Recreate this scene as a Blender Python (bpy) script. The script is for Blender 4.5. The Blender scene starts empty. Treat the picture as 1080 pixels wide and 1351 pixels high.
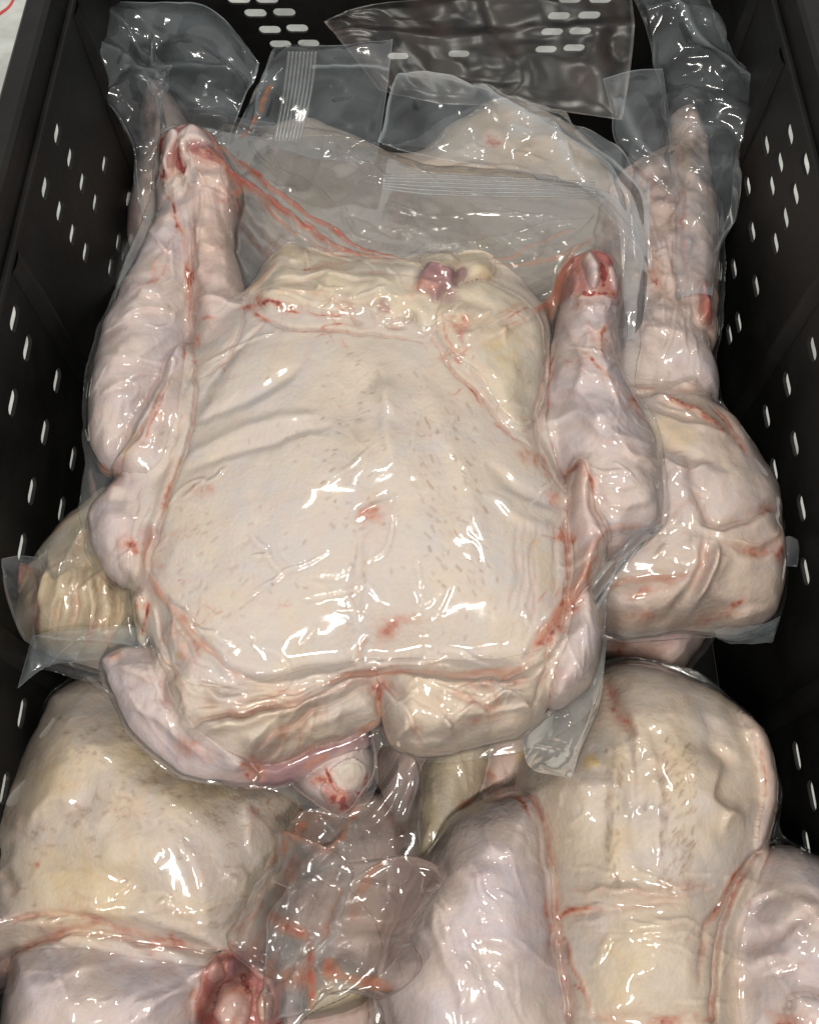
import bpy, math, random
import numpy as np
from mathutils import Vector
from mathutils.geometry import delaunay_2d_cdt

# ------------------------------------------------------------------ camera, world, lamps
scene = bpy.context.scene
COL = scene.collection
PW, PH, FPX, TILT = 1080.0, 1351.0, 1168.0, math.radians(25.0)
CAM = np.array([0.0, -0.262, 0.922])
cd = bpy.data.cameras.new('camera'); cam = bpy.data.objects.new('camera', cd); COL.objects.link(cam)
cam.location = CAM; cam.rotation_euler = (TILT, 0, 0)
cd.sensor_fit = 'VERTICAL'; cd.sensor_height = 24.0; cd.lens = 24.0 * FPX / PH
cd.clip_start = 0.02; cd.clip_end = 60.0
scene.camera = cam
w = bpy.data.worlds.new('World'); scene.world = w; w.use_nodes = True
w.node_tree.nodes['Background'].inputs[0].default_value = (1.0, 0.985, 0.94, 1)
w.node_tree.nodes['Background'].inputs[1].default_value = 0.42
def lamp(name, loc, target, sx, sy, power, col=(1, 0.95, 0.86)):
    d = bpy.data.lights.new(name, 'AREA'); d.shape = 'RECTANGLE'; d.size = sx; d.size_y = sy
    d.energy = power; d.color = col
    o = bpy.data.objects.new(name, d); COL.objects.link(o); o.location = loc
    o.rotation_euler = (Vector(target) - Vector(loc)).to_track_quat('-Z', 'Y').to_euler()
    return o
lamp('ceiling_tube_lamp', (-0.30, 0.75, 2.3), (0, 0, 0.3), 0.36, 0.04, 6)
lamp('ceiling_tube_lamp.001', (0.30, -0.85, 2.2), (0, 0, 0.3), 0.50, 0.07, 19)
lamp('ceiling_tube_lamp.002', (-0.55, -0.95, 2.0), (0, 0, 0.3), 0.07, 0.45, 15)
lamp('ceiling_tube_lamp.003', (0.75, 0.5, 2.3), (0, 0, 0.3), 0.28, 0.04, 6)
scene.view_settings.view_transform = 'Standard'; scene.view_settings.look = 'None'
scene.view_settings.exposure = 0.0; scene.view_settings.gamma = 1.0
scene.render.engine = 'CYCLES'
cy = scene.cycles
cy.max_bounces = 10; cy.transparent_max_bounces = 32; cy.transmission_bounces = 8; cy.glossy_bounces = 4
cy.caustics_reflective = False; cy.caustics_refractive = False
cy.sample_clamp_indirect = 4.0

rng = np.random.default_rng(7)
CT, ST = math.cos(TILT), math.sin(TILT)
def ray(px, py):
    a = (np.asarray(px, float) - PW / 2) / FPX; b = (PH / 2 - np.asarray(py, float)) / FPX
    return a, b * CT + ST, b * ST - CT
def P(px, py, z):
    """the place at height z that the photograph shows at (px, py)"""
    dx, dy, dz = ray(px, py); t = (np.asarray(z, float) - CAM[2]) / dz
    return np.stack([CAM[0] + dx * t, CAM[1] + dy * t, np.broadcast_to(z, np.shape(t))], -1)
def on_x(px, py, x):
    dx, dy, dz = ray(px, py); t = (x - CAM[0]) / dx
    return CAM[1] + dy * t, CAM[2] + dz * t
def on_y(px, py, y):
    dx, dy, dz = ray(px, py); t = (y - CAM[1]) / dy
    return CAM[0] + dx * t, CAM[2] + dz * t

# ------------------------------------------------------------------ numeric helpers
def catmull(pts, closed, sub):
    p = np.asarray(pts, float); n = len(p); out = []
    for i in range(n if closed else n - 1):
        if closed: a, b, c, d = p[(i - 1) % n], p[i], p[(i + 1) % n], p[(i + 2) % n]
        else: a, b, c, d = p[max(i - 1, 0)], p[i], p[i + 1], p[min(i + 2, n - 1)]
        for t in np.arange(sub) / sub:
            out.append(0.5 * (2 * b + (c - a) * t + (2 * a - 5 * b + 4 * c - d) * t * t + (3 * b - a - 3 * c + d) * t ** 3))
    if not closed: out.append(p[-1])
    return np.array(out)
def segdist(X, Y, poly, closed):
    """distance, nearest point, path parameter and signed side of points to a polyline"""
    a = poly; b = np.roll(poly, -1, 0)
    if not closed: a, b = poly[:-1], poly[1:]
    L = np.hypot(*(b - a).T); cum = np.concatenate([[0], np.cumsum(L)]); tot = cum[-1] + 1e-9
    best = np.full(X.shape, 1e9); nx = np.zeros_like(X); ny = np.zeros_like(X); tp = np.zeros_like(X); sg = np.zeros_like(X)
    for i in range(len(a)):
        ex, ey = b[i] - a[i]; l2 = ex * ex + ey * ey + 1e-12
        rx, ry = X - a[i, 0], Y - a[i, 1]
        t = np.clip((rx * ex + ry * ey) / l2, 0, 1)
        qx, qy = rx - t * ex, ry - t * ey; d2 = qx * qx + qy * qy
        m = d2 < best
        best = np.where(m, d2, best); nx = np.where(m, a[i, 0] + t * ex, nx); ny = np.where(m, a[i, 1] + t * ey, ny)
        tp = np.where(m, (cum[i] + t * L[i]) / tot, tp); sg = np.where(m, np.sign(ex * ry - ey * rx), sg)
    return np.sqrt(best), nx, ny, tp, sg
def inside(X, Y, poly):
    a = poly; b = np.roll(poly, -1, 0); c = np.zeros(X.shape, bool)
    for (x0, y0), (x1, y1) in zip(a, b):
        if y0 == y1: continue
        m = (y0 > Y) != (y1 > Y)
        c ^= m & (X < (x1 - x0) * (Y - y0) / (y1 - y0) + x0)
    return c
def softdist(X, Y, poly):
    s = catmull(poly, True, 1); b = np.roll(s, -1, 0); L = np.hypot(*(b - s).T); c = (s + b) / 2
    I = np.zeros_like(X)
    for i in range(len(c)):
        r2 = (X - c[i, 0]) ** 2 + (Y - c[i, 1]) ** 2 + 1e-8
        I += L[i] / (r2 * r2)
    return (I / (math.pi / 2)) ** (-1 / 3.0), L.max()
def sstep(x): x = np.clip(x, 0, 1); return x * x * (3 - 2 * x)
_tab = rng.random((256, 256))
def noise(X, Y, scale, seed=0):
    u, v = X / scale + seed * 17.31, Y / scale + seed * 9.77
    i, j = np.floor(u).astype(int), np.floor(v).astype(int); f, g = u - i, v - j
    f = f ** 3 * (f * (f * 6 - 15) + 10); g = g ** 3 * (g * (g * 6 - 15) + 10)
    T = lambda a, b: _tab[a & 255, b & 255]
    return (T(i, j) * (1 - f) + T(i + 1, j) * f) * (1 - g) + (T(i, j + 1) * (1 - f) + T(i + 1, j + 1) * f) * g
def fbm(X, Y, s, seed=0, o=3):
    r = 0; a = 0.5; n = 0
    for k in range(o): r = r + a * noise(X, Y, s, seed + k * 3); n += a; a *= 0.5; s *= 0.5
    return r / n
def ridged(X, Y, s, seed=0):
    wx = fbm(X, Y, s * 1.3, seed + 50, 2) - .5; wy = fbm(X, Y, s * 1.3, seed + 60, 2) - .5
    n = noise(X + wx * s * 1.2, Y + wy * s * 1.2, s, seed)
    return np.maximum(0, 1 - np.abs(2 * n - 1) * 5)
def bilerp(F, gx0, gy0, res, x, y):
    u = np.clip((x - gx0) / res, 0, F.shape[1] - 1.001); v = np.clip((y - gy0) / res, 0, F.shape[0] - 1.001)
    i, j = u.astype(int), v.astype(int); f, g = u - i, v - j
    return (F[j, i] * (1 - f) + F[j, i + 1] * f) * (1 - g) + (F[j + 1, i] * (1 - f) + F[j + 1, i + 1] * f) * g
def blur(F, n):
    for _ in range(n):
        G = F.copy(); G[1:-1] = (F[:-2] + 2 * F[1:-1] + F[2:]) / 4; F = G
        G = F.copy(); G[:, 1:-1] = (F[:, :-2] + 2 * F[:, 1:-1] + F[:, 2:]) / 4; F = G
    return F

# ------------------------------------------------------------------ materials
def mat(name):
    m = bpy.data.materials.new(name); m.use_nodes = True; nt = m.node_tree; nt.nodes.clear()
    return m, nt, nt.nodes.new('ShaderNodeOutputMaterial')
def N(nt, typ, **kw):
    n = nt.nodes.new(typ)
    for k, v in kw.items():
        if k.startswith('i_'): n.inputs[k[2:].replace('_', ' ')].default_value = v
        else: setattr(n, k, v)
    return n
def mixc(nt, fac, a, b):
    n = nt.nodes.new('ShaderNodeMix'); n.data_type = 'RGBA'; n.clamp_factor = True
    for s, v in ((0, fac), (6, a), (7, b)):
        if hasattr(v, 'links'): nt.links.new(v, n.inputs[s])
        else: n.inputs[s].default_value = v if s == 0 else (*v, 1)
    return n.outputs[2]
def mth(nt, op, a, b=None, c=None):
    n = nt.nodes.new('ShaderNodeMath'); n.operation = op
    for i, v in enumerate((a, b, c)):
        if v is None: continue
        if hasattr(v, 'links'): nt.links.new(v, n.inputs[i])
        else: n.inputs[i].default_value = v
    return n.outputs[0]
def rampf(nt, v, lo, hi):
    n = nt.nodes.new('ShaderNodeMapRange'); n.inputs[1].default_value = lo; n.inputs[2].default_value = hi
    nt.links.new(v, n.inputs[0]); return n.outputs[0]
def nz(nt, pos, scale, detail=3, rough=.55, dist=0):
    n = N(nt, 'ShaderNodeTexNoise'); n.inputs['Scale'].default_value = scale; n.inputs['Detail'].default_value = detail
    n.inputs['Roughness'].default_value = rough; n.inputs['Distortion'].default_value = dist
    nt.links.new(pos, n.inputs['Vector']); return n.outputs['Fac']

def skin_material(name, pores=1.0, rough=.5, sss=.12):
    m, nt, out = mat(name)
    pos = N(nt, 'ShaderNodeNewGeometry').outputs['Position']
    at = N(nt, 'ShaderNodeAttribute', attribute_name='maps'); sep = N(nt, 'ShaderNodeSeparateColor'); nt.links.new(at.outputs['Color'], sep.inputs[0])
    blood, fat, purple = sep.outputs[0], sep.outputs[1], sep.outputs[2]; pore = at.outputs['Alpha']
    n1 = nz(nt, pos, 16, 4, .6, .4); n2 = nz(nt, pos, 45, 3, .6, 1.2); n3 = nz(nt, pos, 210, 3, .6)
    base = N(nt, 'ShaderNodeAttribute', attribute_name='tone').outputs['Color']
    def mul(col):
        n = nt.nodes.new('ShaderNodeMix'); n.data_type = 'RGBA'; n.blend_type = 'MULTIPLY'; n.inputs[0].default_value = 1
        nt.links.new(base, n.inputs[6]); n.inputs[7].default_value = (*col, 1); return n.outputs[2]
    n4 = nz(nt, pos, 28, 5, .65, 1.5)
    c = mixc(nt, rampf(nt, n1, .40, .62), mul((1.0, 1.0, .98)), mul((.91, .96, 1.09)))
    c = mixc(nt, mth(nt, 'MULTIPLY', rampf(nt, n2, .48, .76), .6), c, mul((1.03, .93, .90)))
    c = mixc(nt, mth(nt, 'MULTIPLY', rampf(nt, n4, .52, .72), .6), c, mul((1.09, 1.10, 1.08)))
    fatn = mth(nt, 'MULTIPLY', fat, rampf(nt, n2, .2, .6))
    c = mixc(nt, fatn, c, (.66, .50, .25))
    c = mixc(nt, mth(nt, 'MULTIPLY', purple, rampf(nt, n1, .25, .6)), c, (.36, .20, .22))
    b = mth(nt, 'MULTIPLY', mth(nt, 'MULTIPLY', blood, 1.45), mth(nt, 'MULTIPLY', rampf(nt, n3, .1, .6), rampf(nt, nz(nt, pos, 120, 2), .12, .55)))
    c = mixc(nt, rampf(nt, b, 0.0, .62), c, (.55, .255, .185))
    c = mixc(nt, rampf(nt, b, .6, 1.15), c, (.27, .03, .03))
    c = mixc(nt, mth(nt, 'MULTIPLY', rampf(nt, n3, .55, .8), .16), c, (.62, .40, .30))
    c = mixc(nt, mth(nt, 'MULTIPLY', pore, .8), c, (.34, .22, .15))
    p = N(nt, 'ShaderNodeBsdfPrincipled'); nt.links.new(c, p.inputs['Base Color'])
    p.inputs['Roughness'].default_value = rough; p.inputs['Specular IOR Level'].default_value = .35
    p.inputs['Subsurface Weight'].default_value = sss; p.inputs['Subsurface Radius'].default_value = (1, .38, .22); p.inputs['Subsurface Scale'].default_value = .006
    vor = N(nt, 'ShaderNodeTexVoronoi', feature='F1'); vor.inputs['Scale'].default_value = 330; nt.links.new(pos, vor.inputs['Vector'])
    h = mth(nt, 'ADD', mth(nt, 'MULTIPLY', vor.outputs['Distance'], .35 * pores), mth(nt, 'MULTIPLY', n3, .9))
    h = mth(nt, 'ADD', h, mth(nt, 'MULTIPLY', nz(nt, pos, 80, 3, .6, .8), 1.2))
    bp = N(nt, 'ShaderNodeBump'); bp.inputs['Strength'].default_value = .6; bp.inputs['Distance'].default_value = .0012
    nt.links.new(h, bp.inputs['Height']); nt.links.new(bp.outputs[0], p.inputs['Normal'])
    nt.links.new(p.outputs[0], out.inputs[0]); return m

def film_material(name, milk, bumps=.35, tint=(.78, .80, .82), rough=.07, scale=60):
    """clear polythene: mostly see-through, a mirror-like glint, a little milkiness, pink juice where the attribute says"""
    m, nt, out = mat(name)
    pos = N(nt, 'ShaderNodeNewGeometry').outputs['Position']
    at = N(nt, 'ShaderNodeAttribute', attribute_name='maps'); sep = N(nt, 'ShaderNodeSeparateColor'); nt.links.new(at.outputs['Color'], sep.inputs[0])
    juice, haze = sep.outputs[0], sep.outputs[1]
    n1 = nz(nt, pos, scale, 4, .55, 1.0); n2 = nz(nt, pos, scale * 4, 3, .5, .5); n3 = nz(nt, pos, 22, 3, .6, .6)
    bp = N(nt, 'ShaderNodeBump'); bp.inputs['Strength'].default_value = bumps; bp.inputs['Distance'].default_value = .002
    nt.links.new(mth(nt, 'ADD', n1, mth(nt, 'MULTIPLY', n2, .12)), bp.inputs['Height'])
    tr = N(nt, 'ShaderNodeBsdfTransparent'); tr.inputs[0].default_value = (.985, .985, .98, 1)
    df = N(nt, 'ShaderNodeBsdfDiffuse'); tl = N(nt, 'ShaderNodeBsdfTranslucent')
    jc = mixc(nt, rampf(nt, juice, .02, .3), tint, mixc(nt, rampf(nt, juice, .5, 1.0), (.60, .27, .17), (.48, .13, .09)))
    nt.links.new(jc, df.inputs[0]); nt.links.new(jc, tl.inputs[0])
    body = N(nt, 'ShaderNodeMixShader'); body.inputs[0].default_value = .28; nt.links.new(df.outputs[0], body.inputs[1]); nt.links.new(tl.outputs[0], body.inputs[2])
    fac = mth(nt, 'ADD', mth(nt, 'MULTIPLY', rampf(nt, n3, .3, .75), milk), mth(nt, 'ADD', mth(nt, 'MULTIPLY', juice, .62), mth(nt, 'MULTIPLY', haze, .35)))
    fac = mth(nt, 'MINIMUM', mth(nt, 'ADD', fac, milk * .4), .92)
    a = N(nt, 'ShaderNodeMixShader'); nt.links.new(fac, a.inputs[0]); nt.links.new(tr.outputs[0], a.inputs[1]); nt.links.new(body.outputs[0], a.inputs[2])
    gl = N(nt, 'ShaderNodeBsdfGlossy'); gl.inputs['Roughness'].default_value = rough; nt.links.new(bp.outputs[0], gl.inputs['Normal'])
    fr = N(nt, 'ShaderNodeFresnel'); fr.inputs[0].default_value = 1.5; nt.links.new(bp.outputs[0], fr.inputs['Normal'])
    b = N(nt, 'ShaderNodeMixShader'); nt.links.new(mth(nt, 'MINIMUM', mth(nt, 'MULTIPLY', fr.outputs[0], 1.3), .55), b.inputs[0])
    nt.links.new(a.outputs[0], b.inputs[1]); nt.links.new(gl.outputs[0], b.inputs[2])
    nt.links.new(b.outputs[0], out.inputs[0]); return m

M = {}
M['skin'] = skin_material('turkey_skin')
M['meat'] = skin_material('wet_meat', .2, .35, .2)
TONE = {'rosy': (.655, .535, .465), 'cream': (.66, .55, .45), 'breast': (.655, .565, .49), 'pale': (.65, .54, .51), 'pink': (.67, .51, .455), 'fat': (.68, .575, .42), 'olive': (.55, .45, .31),
        'flesh': (.30, .15, .17), 'red': (.40, .075, .07), 'gristle': (.70, .58, .55)}
M['frost'] = film_material('frosted_bag_film', .8, .05, (.86, .84, .80), .14, 30)
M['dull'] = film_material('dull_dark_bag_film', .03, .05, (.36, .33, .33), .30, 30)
M['film'] = film_material('clear_vacuum_film', .03, .045)
M['flap'] = film_material('milky_bag_film', .13, .07, (.56, .63, .69), .10, 35)
M['seal'] = film_material('ribbed_seal_film', .5, .2, (.75, .79, .82), .12, 45)

def plastic(name, col, rough):
    m, nt, out = mat(name); pos = N(nt, 'ShaderNodeNewGeometry').outputs['Position']
    p = N(nt, 'ShaderNodeBsdfPrincipled'); p.inputs['Specular IOR Level'].default_value = .28
    a = nz(nt, pos, 14, 4, .6, .5); b = nz(nt, pos, 260, 3, .6)
    nt.links.new(mixc(nt, rampf(nt, a, .35, .75), col, tuple(min(1, c * 1.8 + .003) for c in col)), p.inputs['Base Color'])
    nt.links.new(mth(nt, 'ADD', mth(nt, 'MULTIPLY', a, .3), rough - .15), p.inputs['Roughness'])
    bp = N(nt, 'ShaderNodeBump'); bp.inputs['Strength'].default_value = .25; bp.inputs['Distance'].default_value = .001
    nt.links.new(b, bp.inputs['Height']); nt.links.new(bp.outputs[0], p.inputs['Normal'])
    nt.links.new(p.outputs[0], out.inputs[0]); return m
M['crate'] = plastic('black_plastic', (.008, .008, .0078), .44)
M['ground'] = plastic('pale_floor_paint', (.50, .52, .50), .5)
M['wire'] = plastic('red_plastic', (.5, .06, .06), .4)

# ------------------------------------------------------------------ objects
def link_mesh(name, verts, faces, material, parent=None, origin=None, maps=None, smooth=True):
    v = np.asarray(verts, np.float32)
    if origin is not None: v = v - np.asarray(origin, np.float32)
    me = bpy.data.meshes.new(name)
    if isinstance(faces, np.ndarray):
        k = faces.shape[1]
        me.vertices.add(len(v)); me.vertices.foreach_set('co', v.ravel())
        me.loops.add(faces.size); me.loops.foreach_set('vertex_index', faces.ravel().astype(np.int32))
        me.polygons.add(len(faces)); me.polygons.foreach_set('loop_start', np.arange(0, faces.size, k, dtype=np.int32))
        me.update(calc_edges=True)
    else:
        me.from_pydata(v.tolist(), [], faces); me.update()
    if smooth: me.polygons.foreach_set('use_smooth', np.ones(len(me.polygons), bool))
    if maps is not None:
        a = me.attributes.new('maps', 'FLOAT_COLOR', 'POINT'); a.data.foreach_set('color', np.asarray(maps, np.float32).ravel())
    me.materials.append(material)
    o = bpy.data.objects.new(name, me); COL.objects.link(o)
    if parent is not None: o.parent = parent
    return o
def empty(name, loc, label, cat, group=None):
    o = bpy.data.objects.new(name, None); COL.objects.link(o); o.location = loc; o.empty_display_size = .05
    o['label'] = label; o['category'] = cat
    if group: o['group'] = group
    return o

def pillow(name, X, Y, poly, ins, top, bot, rim_z, maps, material, parent, origin, tone=None):
    """closed surface over the grid points inside an outline, its rim snapped to the outline"""
    ny, nx = X.shape
    cell = ins[:-1, :-1] | ins[1:, :-1] | ins[:-1, 1:] | ins[1:, 1:]
    use = np.zeros_like(ins); use[:-1, :-1] |= cell; use[1:, :-1] |= cell; use[:-1, 1:] |= cell; use[1:, 1:] |= cell
    rim = use & ~ins
    vx, vy = X.copy(), Y.copy()
    _, qx, qy, _, _ = segdist(X[rim], Y[rim], poly, True); vx[rim] = qx; vy[rim] = qy
    zt = np.where(rim, rim_z, top); zb = np.where(rim, rim_z, bot)
    it = np.full(X.shape, -1); n = use.sum(); it[use] = np.arange(n)
    ib = it.copy(); ni = ins.sum(); ib[ins] = n + np.arange(ni)
    V = np.concatenate([np.stack([vx[use], vy[use], zt[use]], 1), np.stack([vx[ins], vy[ins], zb[ins]], 1)])
    q = lambda I: np.stack([I[:-1, :-1][cell], I[:-1, 1:][cell], I[1:, 1:][cell], I[1:, :-1][cell]], 1)
    F = np.concatenate([q(it), q(ib)[:, ::-1]])
    mp = np.concatenate([maps[use], maps[ins] * 0 + maps[ins] * .3])
    o = link_mesh(name, V, F, material, parent, origin, mp)
    if tone is not None:
        tq = np.concatenate([np.concatenate([tone[use], tone[ins]]), np.ones((len(V), 1))], 1).astype(np.float32)
        a = o.data.attributes.new('tone', 'FLOAT_COLOR', 'POINT'); a.data.foreach_set('color', tq.ravel())
    return o

def px_poly(pts, z, sub=6, soft=True):
    p = np.asarray(pts, float); w = P(p[:, 0], p[:, 1], z)[:, :2]
    c = catmull(w, True, sub); k = .006
    return c + np.stack([fbm(c[:, 0], c[:, 1], .02, 81) - .5, fbm(c[:, 0], c[:, 1], .02, 85) - .5], 1) * k

def build_bird(root, z0, res, parts, bag, strokes=(), film_strokes=(), tight=26, dots=None, crumple=.5, seed=0, bag_name='vacuum_bag', valley_blood=1.0, skin_wr=1.0, bag_mat='film'):
    origin = np.array(root.location)
    polys = [px_poly(p['o'], z0 + p.get('dz', 0) if not p.get('ride') else z0 + p['ride']) for p in parts]
    bagp = px_poly(bag, z0, 6)
    allp = np.concatenate(polys + [bagp])
    x0, y0 = allp.min(0) - .008; x1, y1 = allp.max(0) + .008
    gx = np.arange(x0, x1, res); gy = np.arange(y0, y1, res); X, Y = np.meshgrid(gx, gy)
    comp = np.full(X.shape, -1.0); data = []
    bagins = inside(X, Y, bagp)
    for p, poly in zip(parts, polys):
        zc = z0 + p.get('dz', 0) if not p.get('ride') else z0 + .03
        ins = inside(X, Y, poly)
        d = np.zeros_like(X); h = np.zeros_like(X)
        xs, ys = X[ins], Y[ins]
        de = segdist(xs, ys, poly, True)[0]; ds, sp = softdist(xs, ys, poly)
        k = sstep((de - sp * .6) / (sp * 1.8)); dd = de * (1 - k) + ds * k
        t = np.clip(dd / p['R'], 0, 1); prof = np.sqrt(np.maximum(0, 1 - (1 - t) ** 2.2))
        hh = p['H'] * prof
        ew = sstep(dd / (.012 if not p.get('ride') else .004))
        for (mx, my, r, a) in p.get('m', ()):
            c = P(mx, my, zc + p['H'] * .8); r = r / 1000; hh = hh + ew * a / 1000 * np.exp(-((xs - c[0]) ** 2 + (ys - c[1]) ** 2) / r ** 2)
        lump = p.get('lump', 1.0) * skin_wr
        hh = hh + ew * lump * (.007 * (fbm(xs, ys, .05, seed + 3) - .5) + .0026 * (fbm(xs, ys, .017, seed + 5) - .5))
        d[ins] = dd; h[ins] = hh
        if p.get('ride'):
            under = blur(np.where(comp > 0, comp, z0 - .002), 3) + p.get('dz', 0)
            zc = under - .0012; top = np.where(ins, zc + h, -1.0); bot = np.where(ins, under - .006, zc)
            data.append([ins, d, top, bot, zc]); comp = np.maximum(comp, top); continue
        top = np.where(ins, zc + h, -1.0); bot = np.where(ins, zc - p['D'] * np.where(ins, 1, 0) * np.sqrt(np.maximum(0, 1 - (1 - np.clip(d / (p['R'] * 1.1), 0, 1)) ** 2.2)) - 1e-4, zc)
        data.append([ins, d, top, bot, zc]); comp = np.maximum(comp, top)
    kk = .0075; sm = np.zeros_like(X)
    for D in data: sm += np.where(D[0], np.exp(np.clip((D[2] - comp) / kk, -40, 0)), 0)
    fil = np.where(comp > 0, kk * np.log(np.maximum(sm, 1)), 0)
    wr = sstep((fbm(X, Y, .07, seed + 71, 2) - .45) / .2); wr2 = sstep((fbm(X, Y, .05, seed + 75, 2) - .42) / .2)
    skinw = skin_wr * (.0011 * wr * (blur(ridged(X, Y * .6, .030, seed + 73), 2) - .3) + .0004 * wr2 * ridged(X * .8, Y, .011, seed + 77))
    for D, p in zip(data, parts):
        ew = sstep(D[1] / .007); D[2] = np.where(D[0], D[2] + ((fil if not p.get('ride') else 0) * np.clip(1 - (comp - D[2]) / .012, 0, 1) + skinw * p.get('lump', 1.)) * ew, -1.0)
    comp = np.max([D[2] for D in data], 0)
    tw = np.zeros_like(X); tc = np.zeros(X.shape + (3,))
    for D, p in zip(data, parts):
        if p.get('film_only'): continue
        q = np.where(D[0], np.exp(np.clip((D[2] - comp) / (.006 if p['mat'] in ('cream', 'breast', 'pale', 'pink', 'rosy') else .002), -40, 0)), 0); q = q * (7 if p.get('ride') and p['mat'] in ('red', 'flesh', 'gristle') else 1); tw += q; tc += q[..., None] * np.array(TONE[p['mat']])
    mk = tw > 1e-6; nb_ = max(2, int(1.3e-5 / res ** 2 / 2)); tw = np.where(mk, tw, 1e-9); tc /= tw[..., None]; den = np.maximum(blur(mk.astype(float), nb_), 1e-6)
    for c in range(3): tc[..., c] = np.where(mk, blur(np.where(mk, tc[..., c], 0), nb_) / den, .5)
    base = np.where(comp > 0, comp, z0)
    def place(pts):
        p = np.asarray(pts, float); z = np.full(len(p), z0 + .02)
        for _ in range(8):
            q = P(p[:, 0], p[:, 1], z); z = .5 * z + .5 * bilerp(base, x0, y0, res, q[:, 0], q[:, 1])
        return P(p[:, 0], p[:, 1], z)[:, :2]
    disp = np.zeros_like(X); maps = np.zeros(X.shape + (4,)); fdisp = np.zeros_like(X); fmap = np.zeros(X.shape + (4,))
    CH = {'b': 0, 'f': 1, 'p': 2, 'd': 3}
    def paint(s, disp, maps, film):
        pts, wd, amp = s[0], s[1] / 1000, s[2] / 1000; kind = s[3] if len(s) > 3 else 'g'; cols = s[4] if len(s) > 4 else {}
        L = place(pts); L = catmull(L, False, 5) if len(L) > 2 else L
        mg = wd * (9 if kind == 'f' else 5) + .003
        i0, i1 = np.searchsorted(gx, [L[:, 0].min() - mg, L[:, 0].max() + mg]); j0, j1 = np.searchsorted(gy, [L[:, 1].min() - mg, L[:, 1].max() + mg])
        if i1 - i0 < 2 or j1 - j0 < 2: return
        sl = (slice(j0, j1), slice(i0, i1)); xs, ys = X[sl], Y[sl]
        jx = xs + (noise(xs, ys, .011, 91) - .5) * .0035; jy = ys + (noise(xs, ys, .011, 92) - .5) * .0035
        dist, _, _, tp, sg = segdist(jx, jy, L, False)
        if film and 'b' in cols and cols['b'] > 0 and wd > .0035: wd = wd * .68
        tap = np.sqrt(np.clip(np.minimum(tp, 1 - tp) * 4, 0.0, 1)) if kind != 'c' else np.ones_like(tp)
        if kind == 'f':
            g = np.where(sg > 0, np.exp(-dist / (wd * 2.6)), np.exp(-(dist / (wd * .5)) ** 2)); cg = np.exp(-(dist / wd) ** 2)
        else:
            g = cg = np.exp(-(dist / (wd * (.25 + .75 * tap))) ** 2)
            if not film and amp == 0 and wd < .0045: cg = np.exp(-(dist / (wd * .62 * (.3 + .7 * tap))) ** 2)
        disp[sl] += amp * (1.35 if (amp < 0 and not film) else 1.15) * g * tap
        al = np.clip((noise(xs, ys, .016, 93) - .22) * 2.4, .04, 1.3) * (.55 + .9 * noise(xs, ys, .0035, 95)) if not film else .5 + .7 * noise(xs, ys, .02, 94)
        for c, v in cols.items():
            cgw = cg if (film or c != 'b') else np.maximum(cg * al, .17 * np.exp(-(dist / (wd * 2.2 + .0015)) ** 2))
            if film: cgw = sstep((cg - .25) * 1.5) * np.minimum(1, al + .1) * (.55 + .6 * noise(xs, ys, .006, 97))
            maps[sl + (CH[c],)] = np.maximum(maps[sl + (CH[c],)], v * cgw * tap)
    for s in strokes: paint(s, disp, maps, False)
    if dots is not None:
        for (px, py, ln, an, wd, v) in dots:
            a = math.radians(an); paint(([(px - ln * math.cos(a), py - ln * math.sin(a)), (px + ln * math.cos(a), py + ln * math.sin(a))], wd, -.25, 'c', {'d': v}), disp, maps, False)
    comp2 = np.full(X.shape, -1.0)
    for D in data:
        ew = sstep(D[1] / .005); D[2] = np.where(D[0], D[2] + disp * ew, -1.0); comp2 = np.maximum(comp2, D[2])
    # the film: stretched over the tops, sinking into the hollows only as far as it can
    T = np.where(comp2 > 0, comp2, z0 - .002) + .0009
    T = np.where(bagins, np.maximum(T, z0 + .0004), z0 + .0002)
    ew_b = np.zeros_like(X); de = segdist(X[bagins], Y[bagins], bagp, True)[0]; ew_b[bagins] = sstep(de / .004)
    T = (z0 + .0002) + (T - z0 - .0002) * np.where(bagins, np.maximum(ew_b, .02), 0)
    Fm = T.copy(); T2 = T
    for it in range(tight):
        A = Fm.copy(); A[1:-1, 1:-1] = (Fm[:-2, 1:-1] + Fm[2:, 1:-1] + Fm[1:-1, :-2] + Fm[1:-1, 2:]) / 4
        Fm = np.maximum(T2, A); Fm[~bagins] = z0
    valley = np.clip((Fm - T) / .004, 0, 1); valley = blur(valley, 2)
    nb = sstep((fbm(X, Y, .022, seed + 11) - .34) / .3)
    maps[..., 0] = np.maximum(maps[..., 0], valley * nb * .3 * valley_blood)
    for D, p, poly in zip(data, parts, polys):
        if p.get('film_only'): p['obj'] = None; continue
        mp = maps.copy()
        par = root
        if p.get('in'): par = next(q['obj'] for q in parts if q.get('id') == p['in'])
        p['obj'] = pillow(p['n'], X, Y, poly, D[0], D[2], np.minimum(D[3], D[2] - .0002), D[4], mp, M['meat' if p['mat'] in ('flesh', 'red', 'gristle') else 'skin'], par, origin, tc)
        if p.get('label'): p['obj']['label'] = p['label']
    for s in film_strokes: paint(s, fdisp, fmap, True)
    patch = sstep((fbm(X, Y, .06, seed + 21, 2) - .42) / .22)
    cr = crumple * patch * (.0005 * blur(ridged(X, Y * .7, .034, seed + 31), 1) + .0004 * blur(ridged(X * .7, Y, .019, seed + 33), 1)) + crumple * .0008 * (fbm(X, Y * .8, .030, seed + 35, 2) - .5)
    fdisp = fdisp + cr
    Fs = blur(np.where(bagins, Fm, z0), max(2, int(5 * (.001 / res) ** 2 + .5))) + .0004 * ew_b; Fm = np.where(bagins, np.maximum(Fs, T2 - .0006), z0 + .0002) + fdisp * np.maximum(ew_b, .0) + .0002
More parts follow.
